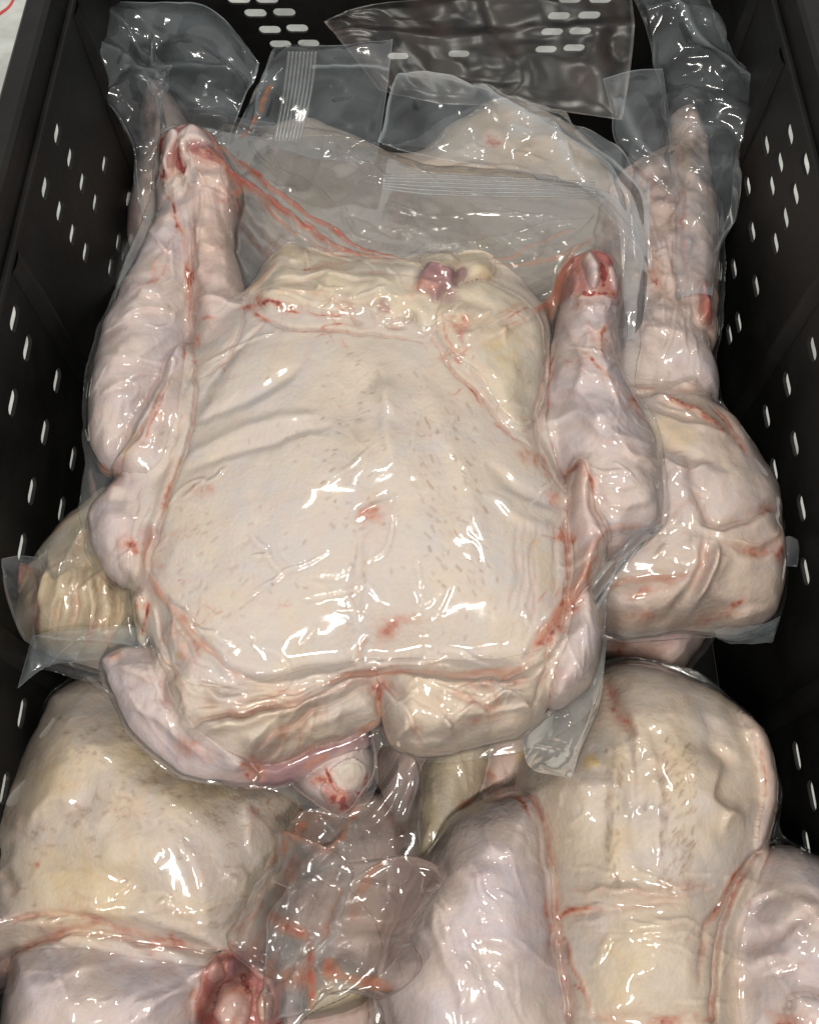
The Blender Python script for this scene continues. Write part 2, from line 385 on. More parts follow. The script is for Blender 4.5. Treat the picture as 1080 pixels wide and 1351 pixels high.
    bot = np.full(X.shape, z0)
    for D, p in zip(data, parts):
        if not p.get('film_only'): bot = np.where(D[0], np.minimum(bot, D[3] - .001), bot)
    bot = np.minimum(blur(bot, 3), bot) - .0004
    o = pillow(bag_name, X, Y, bagp, bagins, Fm, bot, z0, fmap, M[bag_mat], root, origin)
    return o

def sheet(name, ctrl, parent, root, material='flap', n=70, crum=1.0, seed=0, strokes=(), layers=1, gap=.003, juice=0.0):
    """a loose piece of bag film through a grid of control points (px, py, z)"""
    C = np.array([[P(a, b, z) for (a, b, z) in row] for row in ctrl])
    rows = np.stack([catmull(C[:, j], False, max(1, n // (C.shape[0] - 1))) for j in range(C.shape[1])], 1)
    G = np.stack([catmull(rows[i], False, max(1, n // (C.shape[1] - 1))) for i in range(rows.shape[0])], 0)
    nu, nv = G.shape[:2]
    U, V = np.meshgrid(np.linspace(0, 1, nu), np.linspace(0, 1, nv), indexing='ij')
    du = np.gradient(G, axis=0); dv = np.gradient(G, axis=1); nn = np.cross(du, dv); nn /= np.linalg.norm(nn, axis=2, keepdims=True) + 1e-9
    r = np.random.default_rng(seed + 100); objs = []
    su = np.linalg.norm(du, axis=2).mean() * nu; sv = np.linalg.norm(dv, axis=2).mean() * nv
    for k in range(layers):
        h = np.zeros_like(U); A, B = U * su, V * sv
        wx = fbm(A, B, .03, seed + k * 7, 2) * .03; wy = fbm(A, B, .03, seed + 5 + k * 7, 2) * .03
        for i in range(6):
            an = r.uniform(0, math.pi); f = r.uniform(9, 30); ph = r.uniform(0, 1)
            s = ((A + wx) * math.cos(an) + (B + wy) * math.sin(an)) * f + ph
            h += np.sqrt(((s % 1) - .5) ** 2 + .00018) / f * .19
        h += .004 * (fbm(A, B, .05, seed + 9 + k) - .5) + .0007 * blur(ridged(A, B, .035, seed + 12 + k), 1)
        ed = sstep(np.minimum(np.minimum(U, 1 - U), np.minimum(V, 1 - V)) / .12); h *= crum * (.55 + .45 * ed)
        mp = np.zeros(U.shape + (4,)); mp[..., 0] = juice * sstep((fbm(A, B, .03, seed + 40) - .45) / .25)
        mp[..., 1] = .10 * ridged(A, B, .04, seed + 44) + .35 * (fbm(A, B, .05, seed + 47) > .5) * (fbm(A, B, .05, seed + 47) - .5) * 4
        edge = np.minimum(np.minimum(U, 1 - U), np.minimum(V, 1 - V)); mp[..., 1] = np.maximum(mp[..., 1], .8 * (edge < .012))
        for (pts, wd, amp, jc, hz) in strokes:
            L = catmull(pts, False, 6) if len(pts) > 2 else np.array(pts, float)
            L = L * np.array([su, sv]); dist = segdist(A, B, L, False)[0]; g = np.exp(-(dist / (wd / 1000)) ** 2)
            h += amp / 1000 * g; mp[..., 0] = np.maximum(mp[..., 0], jc * g * np.clip((noise(A, B, .012, seed + 51) - .25) * 2, 0, 1) * (.4 + .8 * noise(A, B, .004, seed + 52))); mp[..., 1] = np.maximum(mp[..., 1], hz * g)
        Q = G + nn * (h + k * gap)[..., None]
        idx = np.arange(nu * nv).reshape(nu, nv)
        F = np.stack([idx[:-1, :-1].ravel(), idx[1:, :-1].ravel(), idx[1:, 1:].ravel(), idx[:-1, 1:].ravel()], 1)
        objs.append(link_mesh(name, Q.reshape(-1, 3), F, M[material], parent, np.array(root.location), mp.reshape(-1, 4)))
    return objs[0]

# ------------------------------------------------------------------ the floor and the crate
g = 3.0
fl = link_mesh('floor', [(-g, -g, 0), (g, -g, 0), (g, g, 0), (-g, g, 0)], [(0, 1, 2, 3)], M['ground'], smooth=False); fl['kind'] = 'structure'
XL, XR, YB, YF, ZT, ZB = -.290, .313, .655, -.50, .44, .035
crate = empty('plastic_crate', (0, .08, 0), 'black plastic crate with slotted walls holding all the bagged turkeys', 'crate')
CO = np.array(crate.location)
def stadium(u, v, L, h, ang=0, n=6):
    r = h / 2; out = []
    for k in range(n + 1): a = -math.pi / 2 + math.pi * k / n; out.append((L / 2 - r + r * math.cos(a), r * math.sin(a)))
    for k in range(n + 1): a = math.pi / 2 + math.pi * k / n; out.append((-(L / 2 - r) + r * math.cos(a), r * math.sin(a)))
    c, s = math.cos(ang), math.sin(ang)
    return [(u + x * c - y * s, v + x * s + y * c) for x, y in out]
def slotted(name, u0, u1, v0, v1, slots, to3, th, normal):
    """a wall panel with real slots cut through its thickness"""
    vs = [Vector(p) for p in ((u0, v0), (u1, v0), (u1, v1), (u0, v1))]; faces = [[0, 1, 2, 3]]; loops = [[0, 1, 2, 3]]
    for s in slots:
        k = len(vs); vs += [Vector(p) for p in s]; faces.append(list(range(k, k + len(s)))); loops.append(list(range(k, k + len(s))))
    r = delaunay_2d_cdt(vs, [], faces, 1, 1e-6)
    v2, tris, orig = r[0], r[2], r[5]
    keep = [f for f, og in zip(tris, orig) if og == [0] or list(og) == [0]]
    n = len(v2); nv = np.array(normal) * th
    V = [to3(p[0], p[1]) for p in v2]; V = V + [tuple(np.array(p) - nv) for p in V]
    F = [tuple(f) for f in keep] + [tuple(i + n for i in reversed(f)) for f in keep]
    cnt = {}
    for f in keep:
        for a, b in zip(f, f[1:] + f[:1]): cnt[(a, b)] = 1
    for (a, b) in cnt:
        if (b, a) not in cnt: F.append((b, a, a + n, b + n))
    return link_mesh(name, V, F, M['crate'], crate, CO, smooth=False)
left_px = [(77,176),(94,208),(139,216),(61,247),(110,240),(127,267),(170,263),(80,278),(97,308),(157,319),(114,332),(37,459),(76,502),(60,570),(97,605),(43,648),(82,672),(30,722),(30,941),(7,1040),(18,531),(147,352),(20,420)]
right_px = [(1053,142),(1040,177),(1009,191),(1027,214),(1061,216),(985,245),(1016,245),(1047,256),(1034,287),(962,286),(991,305),(1021,320),(967,354),(996,377),(961,441),(973,425),(1070,460),(1037,507),(1010,549),(1047,585),(1020,620),(1056,670),(1061,754),(1016,1000),(1050,997),(1063,1115),(1070,1050)]
back_px = [(315,0),(352,0),(337,18),(375,17),(356,40),(392,38),(370,59),(407,58),(525,75),(605,72),(737,22),(777,21),(728,43),(765,42),(720,66),(757,64),(752,0),(792,0),(902,90),(899,108),(893,127),(884,143)]
def snap(sl, lim):
    out = []
    for (u, v) in sl:
        if lim[0] < u < lim[1] and lim[2] < v < lim[3] and all(abs(u - a) > .026 or abs(v - b) > .014 for a, b in out): out.append((u, v))
    return out
lim = (YF + .03, YB - .03, ZB + .03, ZT - .03)
ls = snap([on_x(a, b, XL) for a, b in left_px], lim); rs = snap([on_x(a, b, XR) for a, b in right_px], lim)
bs = snap([on_y(a, b, YB) for a, b in back_px], (XL + .02, XR - .02, ZB + .03, ZT - .02))
slotted('side_wall', YF, YB, ZB, ZT, [stadium(u, v, .023, .0105) for u, v in ls], lambda u, v: (XL, u, v), .003, (1, 0, 0))
slotted('side_wall', YF, YB, ZB, ZT, [stadium(u, v, .023, .0105) for u, v in rs], lambda u, v: (XR, u, v), .003, (-1, 0, 0))
slotted('end_wall', XL + .0005, XR - .0005, ZB, ZT, [stadium(u, v, .025, .0105) for u, v in bs], lambda u, v: (u, YB, v), .003, (0, -1, 0))
slotted('end_wall', XL + .0005, XR - .0005, ZB, ZT, [], lambda u, v: (u, YF, v), .003, (0, 1, 0))
def box_mesh(name, lo, hi, bev=.002, parent=crate):
    (a, b, c), (d, e, f) = lo, hi; V = []; s = bev
    for z, k in ((c, s), (c + s, 0), (f - s, 0), (f, s)):
        V += [(a + k, b + k, z), (d - k, b + k, z), (d - k, e - k, z), (a + k, e - k, z)]
    F = [(3, 2, 1, 0), (12, 13, 14, 15)]
    for r in range(3):
        for k in range(4): i, j = r * 4 + k, r * 4 + (k + 1) % 4; F.append((i, j, j + 4, i + 4))
    return link_mesh(name, V, F, M['crate'], parent, CO, smooth=False)
box_mesh('crate_floor', (XL - .002, YF - .002, ZB - .03), (XR + .002, YB + .002, ZB - .001))
for lo, hi in (((XL - .019, YF - .03, ZT - .004), (XL + .001, YB + .03, ZT + .012)), ((XR - .001, YF - .03, ZT - .004), (XR + .030, YB + .03, ZT + .012)),
               ((XL + .0012, YB - .001, ZT - .004), (XR - .0012, YB + .03, ZT + .0118)), ((XL + .0012, YF - .03, ZT - .004), (XR - .0012, YF + .001, ZT + .0118))):
    box_mesh('rim', lo, hi, .003)
def rib(x, y, s, w=.011, d=.006):
    V = []; Fc = []; prof = [(-w, 0), (-w * .6, d * .75), (-w * .2, d), (w * .2, d), (w * .6, d * .75), (w, 0)]
    for k, (z, q) in enumerate(((ZB + .002, .5), (ZB + .06, 1), (ZT - .07, 1), (ZT - .03, .3))):
        V += [(x + s * (.0003 + b * q), y + a, z) for a, b in prof]
    for k in range(3):
        for m in range(5): a = k * 6 + m; Fc.append((a, a + 1, a + 7, a + 6))
    return link_mesh('rib', V, Fc, M['crate'], crate, CO)
for x, s_, sl, ys in ((XL, 1, ls, np.arange(-.42, .6, .02)), (XR, -1, rs, np.arange(-.42, .6, .02))):
    last = -9
    for y in ys:
        if y - last > .085 and all(abs(y - u) > .026 for u, v in sl): rib(x, y, s_); last = y
for x, s_ in ((XL, 1), (XR, -1)):
    box_mesh('ledge', (min(x + s_ * .0004, x + s_ * .005), YF + .02, ZT - .022), (max(x + s_ * .0004, x + s_ * .005), YB - .02, ZT - .016), .001)
for (x, y) in ((XL, YB), (XR, YB)):
    s = 1 if x < 0 else -1
    box_mesh('corner_post', (min(x + s * .0005, x + s * .014), YB - .014, ZB + .002), (max(x + s * .0005, x + s * .014), YB - .0006, ZT - .006))

GROUP = 'vacuum packed turkeys in the crate'

# ------------------------------------------------------------------ the big turkey in the middle
Z = .335
root = empty('vacuum_packed_turkey', P(480, 640, .27), 'largest whole turkey, breast up in clear film on top of the pile in the middle', 'packed turkey', GROUP)
parts = [
 dict(n='breast', id='breast', mat='breast', H=.045, R=.105, D=.055, o=[(318,398),(345,366),(385,338),(450,344),(520,346),(580,348),(640,340),(690,385),(722,425),(726,490),(722,560),(738,620),(755,660),(762,700),(765,770),(760,830),(745,875),(700,895),(620,905),(560,900),(500,893),(420,912),(330,940),(255,935),(222,890),(190,830),(170,760),(172,690),(195,620),(222,550),(240,480),(272,430)],
      m=[(480,630,75,9),(360,720,40,2.5),(590,740,40,3),(465,560,26,-2.5),(515,540,14,2.5),(525,640,14,2)], lump=.35),
 dict(n='neck_skin', mat='cream', lump=1.5, dz=-.004, H=.038, R=.055, D=.05, o=[(205,850),(222,915),(245,965),(282,994),(325,1012),(372,1008),(420,986),(468,966),(499,958),(512,900),(500,870),(420,880),(330,900),(260,890)], m=[(340,960,18,4)]),
 dict(n='neck_skin', mat='cream', lump=1.5, dz=-.002, H=.039, R=.055, D=.05, o=[(492,880),(497,925),(503,962),(518,988),(545,997),(590,996),(645,985),(695,966),(722,935),(740,900),(765,840),(700,850),(620,870),(560,870)], m=[(600,940,20,4)]),
 dict(n='wing_drumette', mat='pale', lump=2.2, dz=-.010, H=.031, R=.050, D=.03, o=[(137,880),(150,860),(185,852),(235,860),(280,920),(320,980),(345,1030),(296,1032),(245,1020),(196,986),(158,932)]),
 dict(n='drumstick', id='legl', mat='pale', lump=1.2, dz=.0, H=.030, R=.060, D=.045, o=[(212,225),(204,290),(185,340),(160,385),(140,430),(126,490),(118,545),(124,595),(150,618),(185,600),(220,540),(252,470),(262,410),(272,340),(268,270),(250,220)], m=[(165,480,25,3)]),
 dict(n='shank_skin', mat='pink', lump=1.4, dz=.003, H=.031, R=.048, D=.04, o=[(212,196),(245,178),(282,190),(305,220),(320,258),(309,300),(313,350),(323,385),(322,430),(305,470),(270,475),(252,440),(250,380),(246,310),(232,250),(214,222)], m=[(285,245,10,3),(262,300,9,2.5),(285,400,14,2)]),
 dict(n='wing', id='wingl', mat='pale', lump=1.0, dz=.008, H=.033, R=.034, D=.03, o=[(252,456),(258,500),(255,560),(245,590),(236,622),(220,640),(195,648),(165,640),(150,628),(172,590),(195,550),(218,505),(237,468)]),
 dict(n='wing_joint', mat='pale', lump=1.5, dz=.004, H=.027, R=.048, D=.03, o=[(208,628),(226,640),(214,676),(203,715),(194,755),(186,772),(160,770),(137,752),(120,720),(117,690),(134,662),(165,632)], m=[(160,690,14,3)]),
 dict(n='wing_tip', mat='fat', ride=.015, H=.010, R=.010, D=.02, o=[(170,790),(185,784),(195,795),(190,820),(180,842),(172,835),(168,812)]),
 dict(n='drumstick', id='legr', mat='pale', lump=1.4, dz=.003, H=.032, R=.062, D=.045, o=[(742,360),(775,345),(808,350),(818,385),(816,440),(820,495),(842,540),(865,590),(874,640),(872,690),(840,715),(802,738),(768,720),(750,660),(728,610),(708,580),(716,540),(723,490),(731,440),(738,395)], m=[(800,620,25,4),(745,520,15,-2),(790,560,10,3),(735,480,8,3)]),
 dict(n='wing', id='wingr', mat='pink', lump=.8, dz=.012, H=.029, R=.030, D=.03, o=[(757,614),(776,628),(786,690),(800,722),(783,768),(762,800),(745,800),(747,740),(742,690),(747,645)]),
 dict(n='wing_joint', mat='pale', dz=.0, lump=1., H=.034, R=.032, D=.03, o=[(760,770),(782,790),(790,850),(776,900),(752,930),(728,935),(714,915),(725,870),(742,815)], m=[(750,880,12,3)]),
 dict(n='fat_flap', id='fat', mat='fat', lump=1.0, ride=.02, H=.0075, R=.012, D=.03, o=[(322,402),(336,384),(350,362),(366,338),(384,316),(404,330),(424,345),(470,346),(520,352),(575,350),(602,364),(594,384),(602,410),(584,420),(580,448),(556,462),(540,444),(510,450),(480,438),(440,440),(400,432),(362,432),(345,418)], m=[(440,385,14,5),(370,400,12,3),(500,400,12,4),(545,430,9,4)]),
 dict(n='fat_flap', mat='fat', lump=.8, ride=.025, H=.0065, R=.012, D=.03, o=[(570,445),(590,405),(640,388),(690,402),(716,425),(722,470),(716,525),(694,572),(662,562),(622,512),(585,482)], m=[(670,500,20,4),(610,430,10,4),(650,410,12,3)]),
 dict(n='tail', mat='fat', lump=.8, ride=.025, H=.006, R=.008, D=.02, o=[(552,352),(600,345),(640,336),(650,360),(644,382),(615,392),(585,398),(560,385)], m=[(630,360,8,3)]),
 dict(n='vent_flesh', mat='flesh', lump=1., ride=.03, H=.003, R=.006, D=.02, o=[(552,382),(566,370),(588,376),(604,366),(613,378),(600,394),(602,408),(584,404),(570,420),(562,408),(546,404)]),
 dict(n='neck_flesh', mat='flesh', lump=2.2, dz=-.024, H=.026, R=.030, D=.03, o=[(286,1000),(330,1000),(380,990),(430,970),(478,962),(484,988),(444,1012),(398,1034),(340,1042),(298,1036)]),
 dict(n='neck_stump', id='neck', mat='pale', dz=-.040, H=.032, R=.030, D=.03, lump=2.5, o=[(385,1022),(418,1000),(455,980),(480,983),(490,1000),(488,1035),(472,1060),(449,1077),(425,1064),(400,1047)], m=[(455,1015,8,3)]),
 dict(n='neck_bone', mat='fat', ride=-.01, H=.006, R=.014, D=.01, lump=1.0, o=[(437,1020),(450,1008),(468,1003),(481,1014),(478,1032),(462,1040),(446,1036)]),
 dict(n='neck_flesh', mat='red', ride=-.01, H=.004, R=.005, D=.01, lump=1., o=[(424,1036),(432,1034),(442,1042),(454,1040),(466,1048),(458,1058),(446,1054),(436,1060),(428,1050)]),
]
K = dict
parts += [
 dict(n='joint_flesh', **{'in': 'legl'}, mat='red', ride=.03, H=.005, R=.008, D=.02, lump=.6, o=[(209,190),(226,170),(258,160),(288,178),(302,200),(290,218),(262,212),(240,206),(226,226),(210,228)]),
 dict(n='joint_gristle', **{'in': 'legl'}, mat='gristle', ride=.03, H=.008, R=.006, D=.02, lump=.7, o=[(240,178),(256,170),(276,178),(284,192),(268,196),(254,196),(248,212),(238,210),(234,192)]),
 dict(n='joint_gristle', **{'in': 'legl'}, mat='gristle', ride=.03, H=.007, R=.005, D=.02, lump=.7, o=[(214,180),(228,174),(238,180),(232,192),(224,200),(220,222),(212,220),(209,198)]),
 dict(n='tendon', **{'in': 'legl'}, mat='gristle', ride=.03, H=.004, R=.003, D=.01, lump=.5, o=[(243,205),(254,208),(256,222),(266,238),(260,248),(247,242),(242,228),(246,218)]),
 dict(n='joint_flesh', **{'in': 'legl'}, mat='flesh', ride=.03, H=.003, R=.004, D=.01, lump=.5, o=[(262,198),(276,190),(284,200),(276,208),(264,208)]),
 dict(n='joint_fat', **{'in': 'legl'}, mat='fat', ride=.03, H=.004, R=.003, D=.01, lump=1., o=[(214,228),(222,216),(232,220),(232,232),(222,240),(214,240)]),
 dict(n='joint_fat', **{'in': 'legl'}, mat='fat', ride=.03, H=.0035, R=.003, D=.01, lump=1., o=[(226,236),(236,228),(244,236),(238,246),(228,248)]),
 dict(n='joint_flesh', **{'in': 'legr'}, mat='red', ride=.03, H=.006, R=.009, D=.02, lump=.6, o=[(742,350),(756,330),(768,318),(785,322),(808,336),(820,360),(816,388),(790,384),(766,384),(746,378)]),
 dict(n='joint_flesh', **{'in': 'legr'}, mat='flesh', ride=.03, H=.003, R=.004, D=.01, lump=.6, o=[(750,362),(760,350),(768,362),(764,378),(754,380)]),
 dict(n='joint_gristle', **{'in': 'legr'}, mat='gristle', ride=.03, H=.008, R=.006, D=.02, lump=.7, o=[(768,344),(778,338),(787,350),(790,368),(784,382),(774,376),(772,358)]),
 dict(n='joint_gristle', **{'in': 'legr'}, mat='gristle', ride=.03, H=.006, R=.005, D=.02, lump=.7, o=[(800,352),(814,350),(819,372),(812,382),(802,374)]),
 dict(n='joint_fat', **{'in': 'legr'}, mat='pink', ride=.03, H=.004, R=.005, D=.01, lump=1., o=[(762,392),(775,384),(792,390),(806,388),(806,402),(790,408),(774,406)]),
 dict(n='film_web', film_only=True, mat='film', dz=-.002, H=.034, R=.05, D=.01, o=[(285,190),(350,182),(450,190),(560,230),(680,240),(780,265),(815,330),(760,380),(650,400),(500,390),(380,390),(310,330)]),
]
bag = [(205,205),(225,165),(300,172),(350,180),(440,180),(500,200),(560,225),(680,235),(790,250),(845,300),(848,420),(838,500),(866,560),(880,640),(880,690),(840,728),(805,780),(795,860),(785,930),(730,975),(650,1002),(560,1006),(500,985),(497,1040),(462,1080),(410,1072),(360,1045),(300,1040),(228,1022),(188,992),(152,938),(130,878),(165,800),(118,740),(105,680),(112,600),(108,520),(122,450),(150,380),(182,300),(200,250)]
S = []
B = lambda pts, wd, b, amp=0., k='g': S.append((pts, wd, amp, k, {'b': b}))
# creases and folds of the skin
B([(250,935),(330,928),(420,908),(500,882),(560,878),(640,890)], 2.2, .22, -3)
B([(430,905),(500,888),(560,886),(640,896),(715,872),(745,830)], 2.2, .26, -3)
for pts, wd, a in [([(312,1026),(365,975),(430,932),(496,906)],5,5.5),([(250,975),(330,955),(420,925),(490,903)],4.5,4.5),([(228,900),(300,930),(400,915),(470,880)],4.5,3.5),([(520,988),(545,950),(500,908)],4.5,5),([(560,996),(590,960),(540,915),(505,903)],5,5),([(640,985),(640,945),(580,905),(520,895)],5,4.5),([(700,965),(690,930),(630,905)],4.5,4),([(740,880),(700,905),(640,930),(580,960)],4,3.5)]:
    S.append((pts, wd, a, 'f', {'b': .06}))
S.append(([(640,900),(560,892),(500,896),(420,922),(340,945)], 4, 3.0, 'f', {'b': .15}))
S.append(([(250,870),(300,900),(400,900),(480,872)], 5, 2.2, 'f', {}))
S.append(([(600,905),(680,905),(745,860)], 4, 3.0, 'f', {'b': .1}))
S.append(([(520,975),(600,960),(700,945)], 4, 3.0, 'f', {}))
S.append(([(330,1000),(410,960),(490,930)], 4, 3.0, 'f', {'b': .12}))
S.append(([(215,830),(235,890),(250,950)], 4, 3.0, 'f', {'b': .15}))
S.append(([(130,470),(175,475),(235,440)], 4, 1.5, 'f', {}))
S.append(([(150,560),(180,520),(225,480)], 4, 1.5, 'f', {}))
S.append(([(720,560),(760,545),(800,575),(860,590)], 5, 3.2, 'f', {}))
S.append(([(735,600),(790,640),(865,650)], 4, 2.4, 'f', {}))
S.append(([(740,430),(765,470),(755,540)], 5, 2.4, 'f', {'b': .1}))
S.append(([(800,400),(790,470),(830,560)], 4, 2.0, 'f', {'b': .12}))
S.append(([(240,300),(265,305),(300,300)], 3, 1.4, 'f', {'p': .2}))
S.append(([(258,270),(262,340),(266,430)], 3, 1.8, 'f', {'p': .35}))
S.append(([(290,230),(300,290),(300,380)], 5, 1.6, 'f', {}))
S.append(([(225,500),(215,560),(190,600)], 2.5, 1.6, 'f', {'b': .2}))
S.append(([(246,480),(240,560),(215,640)], 2.5, 1.6, 'f', {'b': .2}))
S.append(([(190,640),(180,690),(150,730)], 3, 1.4, 'f', {'p': .2}))
S.append(([(340,400),(400,385),(470,402),(560,390)], 3, 2.2, 'f', {'b': .2}))
S.append(([(360,370),(430,362),(520,372)], 3.5, 2.2, 'f', {}))
S.append(([(590,440),(640,450),(700,420)], 3.5, 2.0, 'f', {'b': .2}))
S.append(([(610,480),(640,500),(650,540)], 3, 1.2, 'f', {}))
for fx, fy in [(452,400),(470,420),(505,405),(520,430),(540,420),(600,420),(625,440),(640,415),(665,440),(600,470),(430,395),(560,370)]:
    a_ = rng.uniform(0, 6.28); S.append(([(fx - 14 * math.cos(a_), fy - 9 * math.sin(a_)), (fx, fy + rng.uniform(-4, 4)), (fx + 14 * math.cos(a_), fy + 9 * math.sin(a_))], 2.2, rng.choice([-2.2, 1.8]), 'g', {'b': .25}))
def caps(seeds, n, ang, spread=40, wd=.75, b=.5, step=7, k=7):
    r = np.random.default_rng(int(seeds[0][0] * 7 + n))
    for i in range(n):
        q = seeds[r.integers(len(seeds))]; x, y = q[0] + r.normal(0, 9), q[1] + r.normal(0, 9); a = math.radians(ang + r.normal(0, spread)); p = [(x, y)]
        for _ in range(r.integers(3, k)): a += r.normal(0, .45); x += step * math.cos(a); y += step * math.sin(a); p.append((x, y))
        S.append((p, wd * r.uniform(.7, 1.3), 0, 'g', {'b': b * r.uniform(.5, 1.2)}))
caps([(350,425),(440,425),(330,405)], 12, 60); caps([(560,440),(590,470),(620,505),(580,420),(610,410)], 26, 60, 70)
caps([(660,550),(700,600),(735,650)], 12, 50); caps([(640,440),(690,430),(620,470)], 14, 160, 50)
caps([(240,640),(220,700),(230,760),(260,820)], 22, -50, 30, b=.3); caps([(300,760),(330,850),(360,800)], 14, -50, 25, b=.28)
caps([(740,700),(730,780),(720,830)], 12, 100, 40, b=.4); caps([(250,440),(240,470),(265,420)], 10, 90, 60, b=.5)
caps([(300,460),(290,500)], 8, -40, 20, b=.3); caps([(300,1000),(400,990),(560,940),(650,930)], 14, 0, 60, b=.35)
caps([(790,440),(770,470),(760,420)], 10, 90, 60, b=.5); caps([(200,380),(230,330)], 8, 110, 40, b=.5)
for pts, wd, a in [([(560,893),(610,905),(690,900),(745,862)],3,2.5),([(500,900),(560,930),(600,960)],3,-3.5),([(510,905),(540,945),(555,985)],3,-4),([(560,900),(640,935),(720,925)],3,-2.5),([(600,960),(660,950),(715,950)],2.5,-2),([(240,955),(330,940),(420,920),(490,905)],3,-3.5),([(310,1030),(360,985),(420,940),(495,905)],3.5,-4),([(225,880),(215,905),(240,955)],3,-3),([(250,860),(270,900),(290,930)],4,2.2),([(225,780),(235,850),(260,900)],4,2),([(205,800),(220,860),(250,920)],3,-2.5),([(230,820),(290,880),(380,915)],3,2.4)]:
    S.append((pts, wd, a, 'g', {'b': .22}))
# soft pulls of the breast skin
for pts, wd, a in [([(255,560),(340,520),(400,480)],5,-1.6),([(250,600),(350,560),(420,545)],5,1.3),([(245,620),(340,590),(440,560)],4,-1.2),([(640,610),(690,650),(745,670)],5,-2.0),([(640,650),(700,690),(745,700)],4,1.2),([(465,480),(462,560),(458,640)],7,-1.2),([(505,480),(512,560),(520,620)],6,1.8),([(480,690),(470,760),(465,850)],5,-1.6),([(560,500),(600,600),(640,720)],9,1.3),([(330,440),(280,500),(255,560)],6,-1.5),([(340,430),(300,470),(265,520)],3,1.2),([(350,425),(310,465),(280,500)],2,-.8)]:
    S.append((pts, wd, a, 'g', {}))
for i in range(11):
    x = 662 + rng.uniform(0, 80); y0_, y1_ = rng.uniform(660, 730), rng.uniform(760, 850); m_ = (y0_ + y1_) / 2
    S.append(([(x + 12, y0_), (x + rng.uniform(0, 6), m_ - 20), (x + rng.uniform(2, 10), m_ + 20), (x - 4, y1_)], rng.uniform(.8, 1.5), -rng.uniform(.3, .75), 'g', {'b': .10}))
# blood lines
for pts, wd, b in [([(218,250),(232,290),(222,340),(205,370),(172,388)],2.6,.7),([(222,280),(236,300),(246,360),(250,440)],2.4,.8),([(255,350),(258,400),(254,445)],3,.8),([(250,440),(240,480),(205,550),(165,640)],2.2,.5),([(172,388),(205,372)],3,.5),([(262,425),(290,420)],3,.35),([(150,640),(160,620),(190,570)],4,.45),([(205,690),(215,660),(238,600)],2.5,.6),([(200,690),(195,740),(178,770)],6,1.1),([(150,715),(170,720),(190,728)],6,.6),([(178,760),(195,800),(185,840)],3,.8),([(140,870),(160,858)],6,.5),
        ([(325,402),(335,395),(360,400),(400,415)],2.5,.8),([(325,400),(345,418),(360,430)],2,.7),([(322,405),(330,400)],5,.9),([(390,358),(430,352),(460,345)],3,.7),([(400,408),(440,418),(455,405)],1.3,.5),([(440,390),(450,412),(470,385)],1.2,.6),([(360,430),(400,438),(450,428),(520,445)],1.4,.5),([(575,405),(590,440),(600,470)],1.6,.5),([(585,475),(620,515),(650,555),(690,590),(700,620)],1.4,.65),([(590,480),(650,440),(700,420)],2,.5),([(610,460),(660,425),(720,410)],1.5,.5),([(605,430),(612,450)],4,.6),([(690,570),(720,620),(745,650)],2,.45),([(705,590),(715,560),(725,500),(730,440)],1.6,.6),([(700,610),(690,580),(712,540)],1.2,.5),
        ([(795,400),(798,430),(790,460),(800,480)],3.5,.75),([(760,450),(780,480),(820,520)],2.5,.55),([(830,520),(850,560)],3,.7),([(745,345),(735,400),(725,440)],3,.8),([(818,390),(820,470),(822,500)],1.8,.7),
        ([(757,612),(750,650),(745,690),(748,705)],3,.9),([(755,615),(780,640),(795,700)],2.5,.6),([(745,700),(748,712)],4,.8),([(790,735),(800,722)],6,.75),([(795,740),(760,790),(725,840),(690,890)],5,.6),([(750,780),(720,830)],1.6,.9),([(470,690),(490,680),(515,660)],6,.55),([(480,845),(520,825),(560,822)],6,.45),([(330,1030),(320,1005)],4,.8),([(500,905),(497,930)],5,.7),([(505,960),(520,990)],3,.6),([(230,640),(260,620)],6,.25),([(215,690),(240,700)],5,.3),([(240,975),(265,990),(285,1000)],5,.35)]:
    B(pts, wd, b)
for pts, wd, p in [([(310,1020),(370,1020),(420,1005)],7,.9),([(230,900),(220,930)],6,.3),([(265,290),(285,310)],10,.3),([(280,420),(300,440)],12,.35),([(265,330),(275,380)],5,.5),([(500,400),(515,408)],5,.9),([(590,385),(600,400)],6,1.),([(605,430),(612,455)],4,.8),([(740,880),(745,910)],8,.35),([(190,690),(200,720)],6,.5)]:
    S.append((pts, wd, 0, 'g', {'p': p}))
for pts, wd, f in [([(640,470),(690,450)],18,.5),([(690,700),(715,740),(720,780)],9,.5),([(180,560),(165,610)],5,.8),([(630,350),(645,370)],7,.6)]:
    S.append((pts, wd, 0, 'g', {'f': f}))
S += [([(800,453),(801,454)],1.2,-.6,'c',{'b':1.3}),([(662,893),(664,893)],1.1,0,'c',{'d':1.4}),([(357,771),(359,772)],1.1,0,'c',{'d':1.2}),([(233,865),(240,872)],3,0,'g',{'f':1.,'d':.3})]
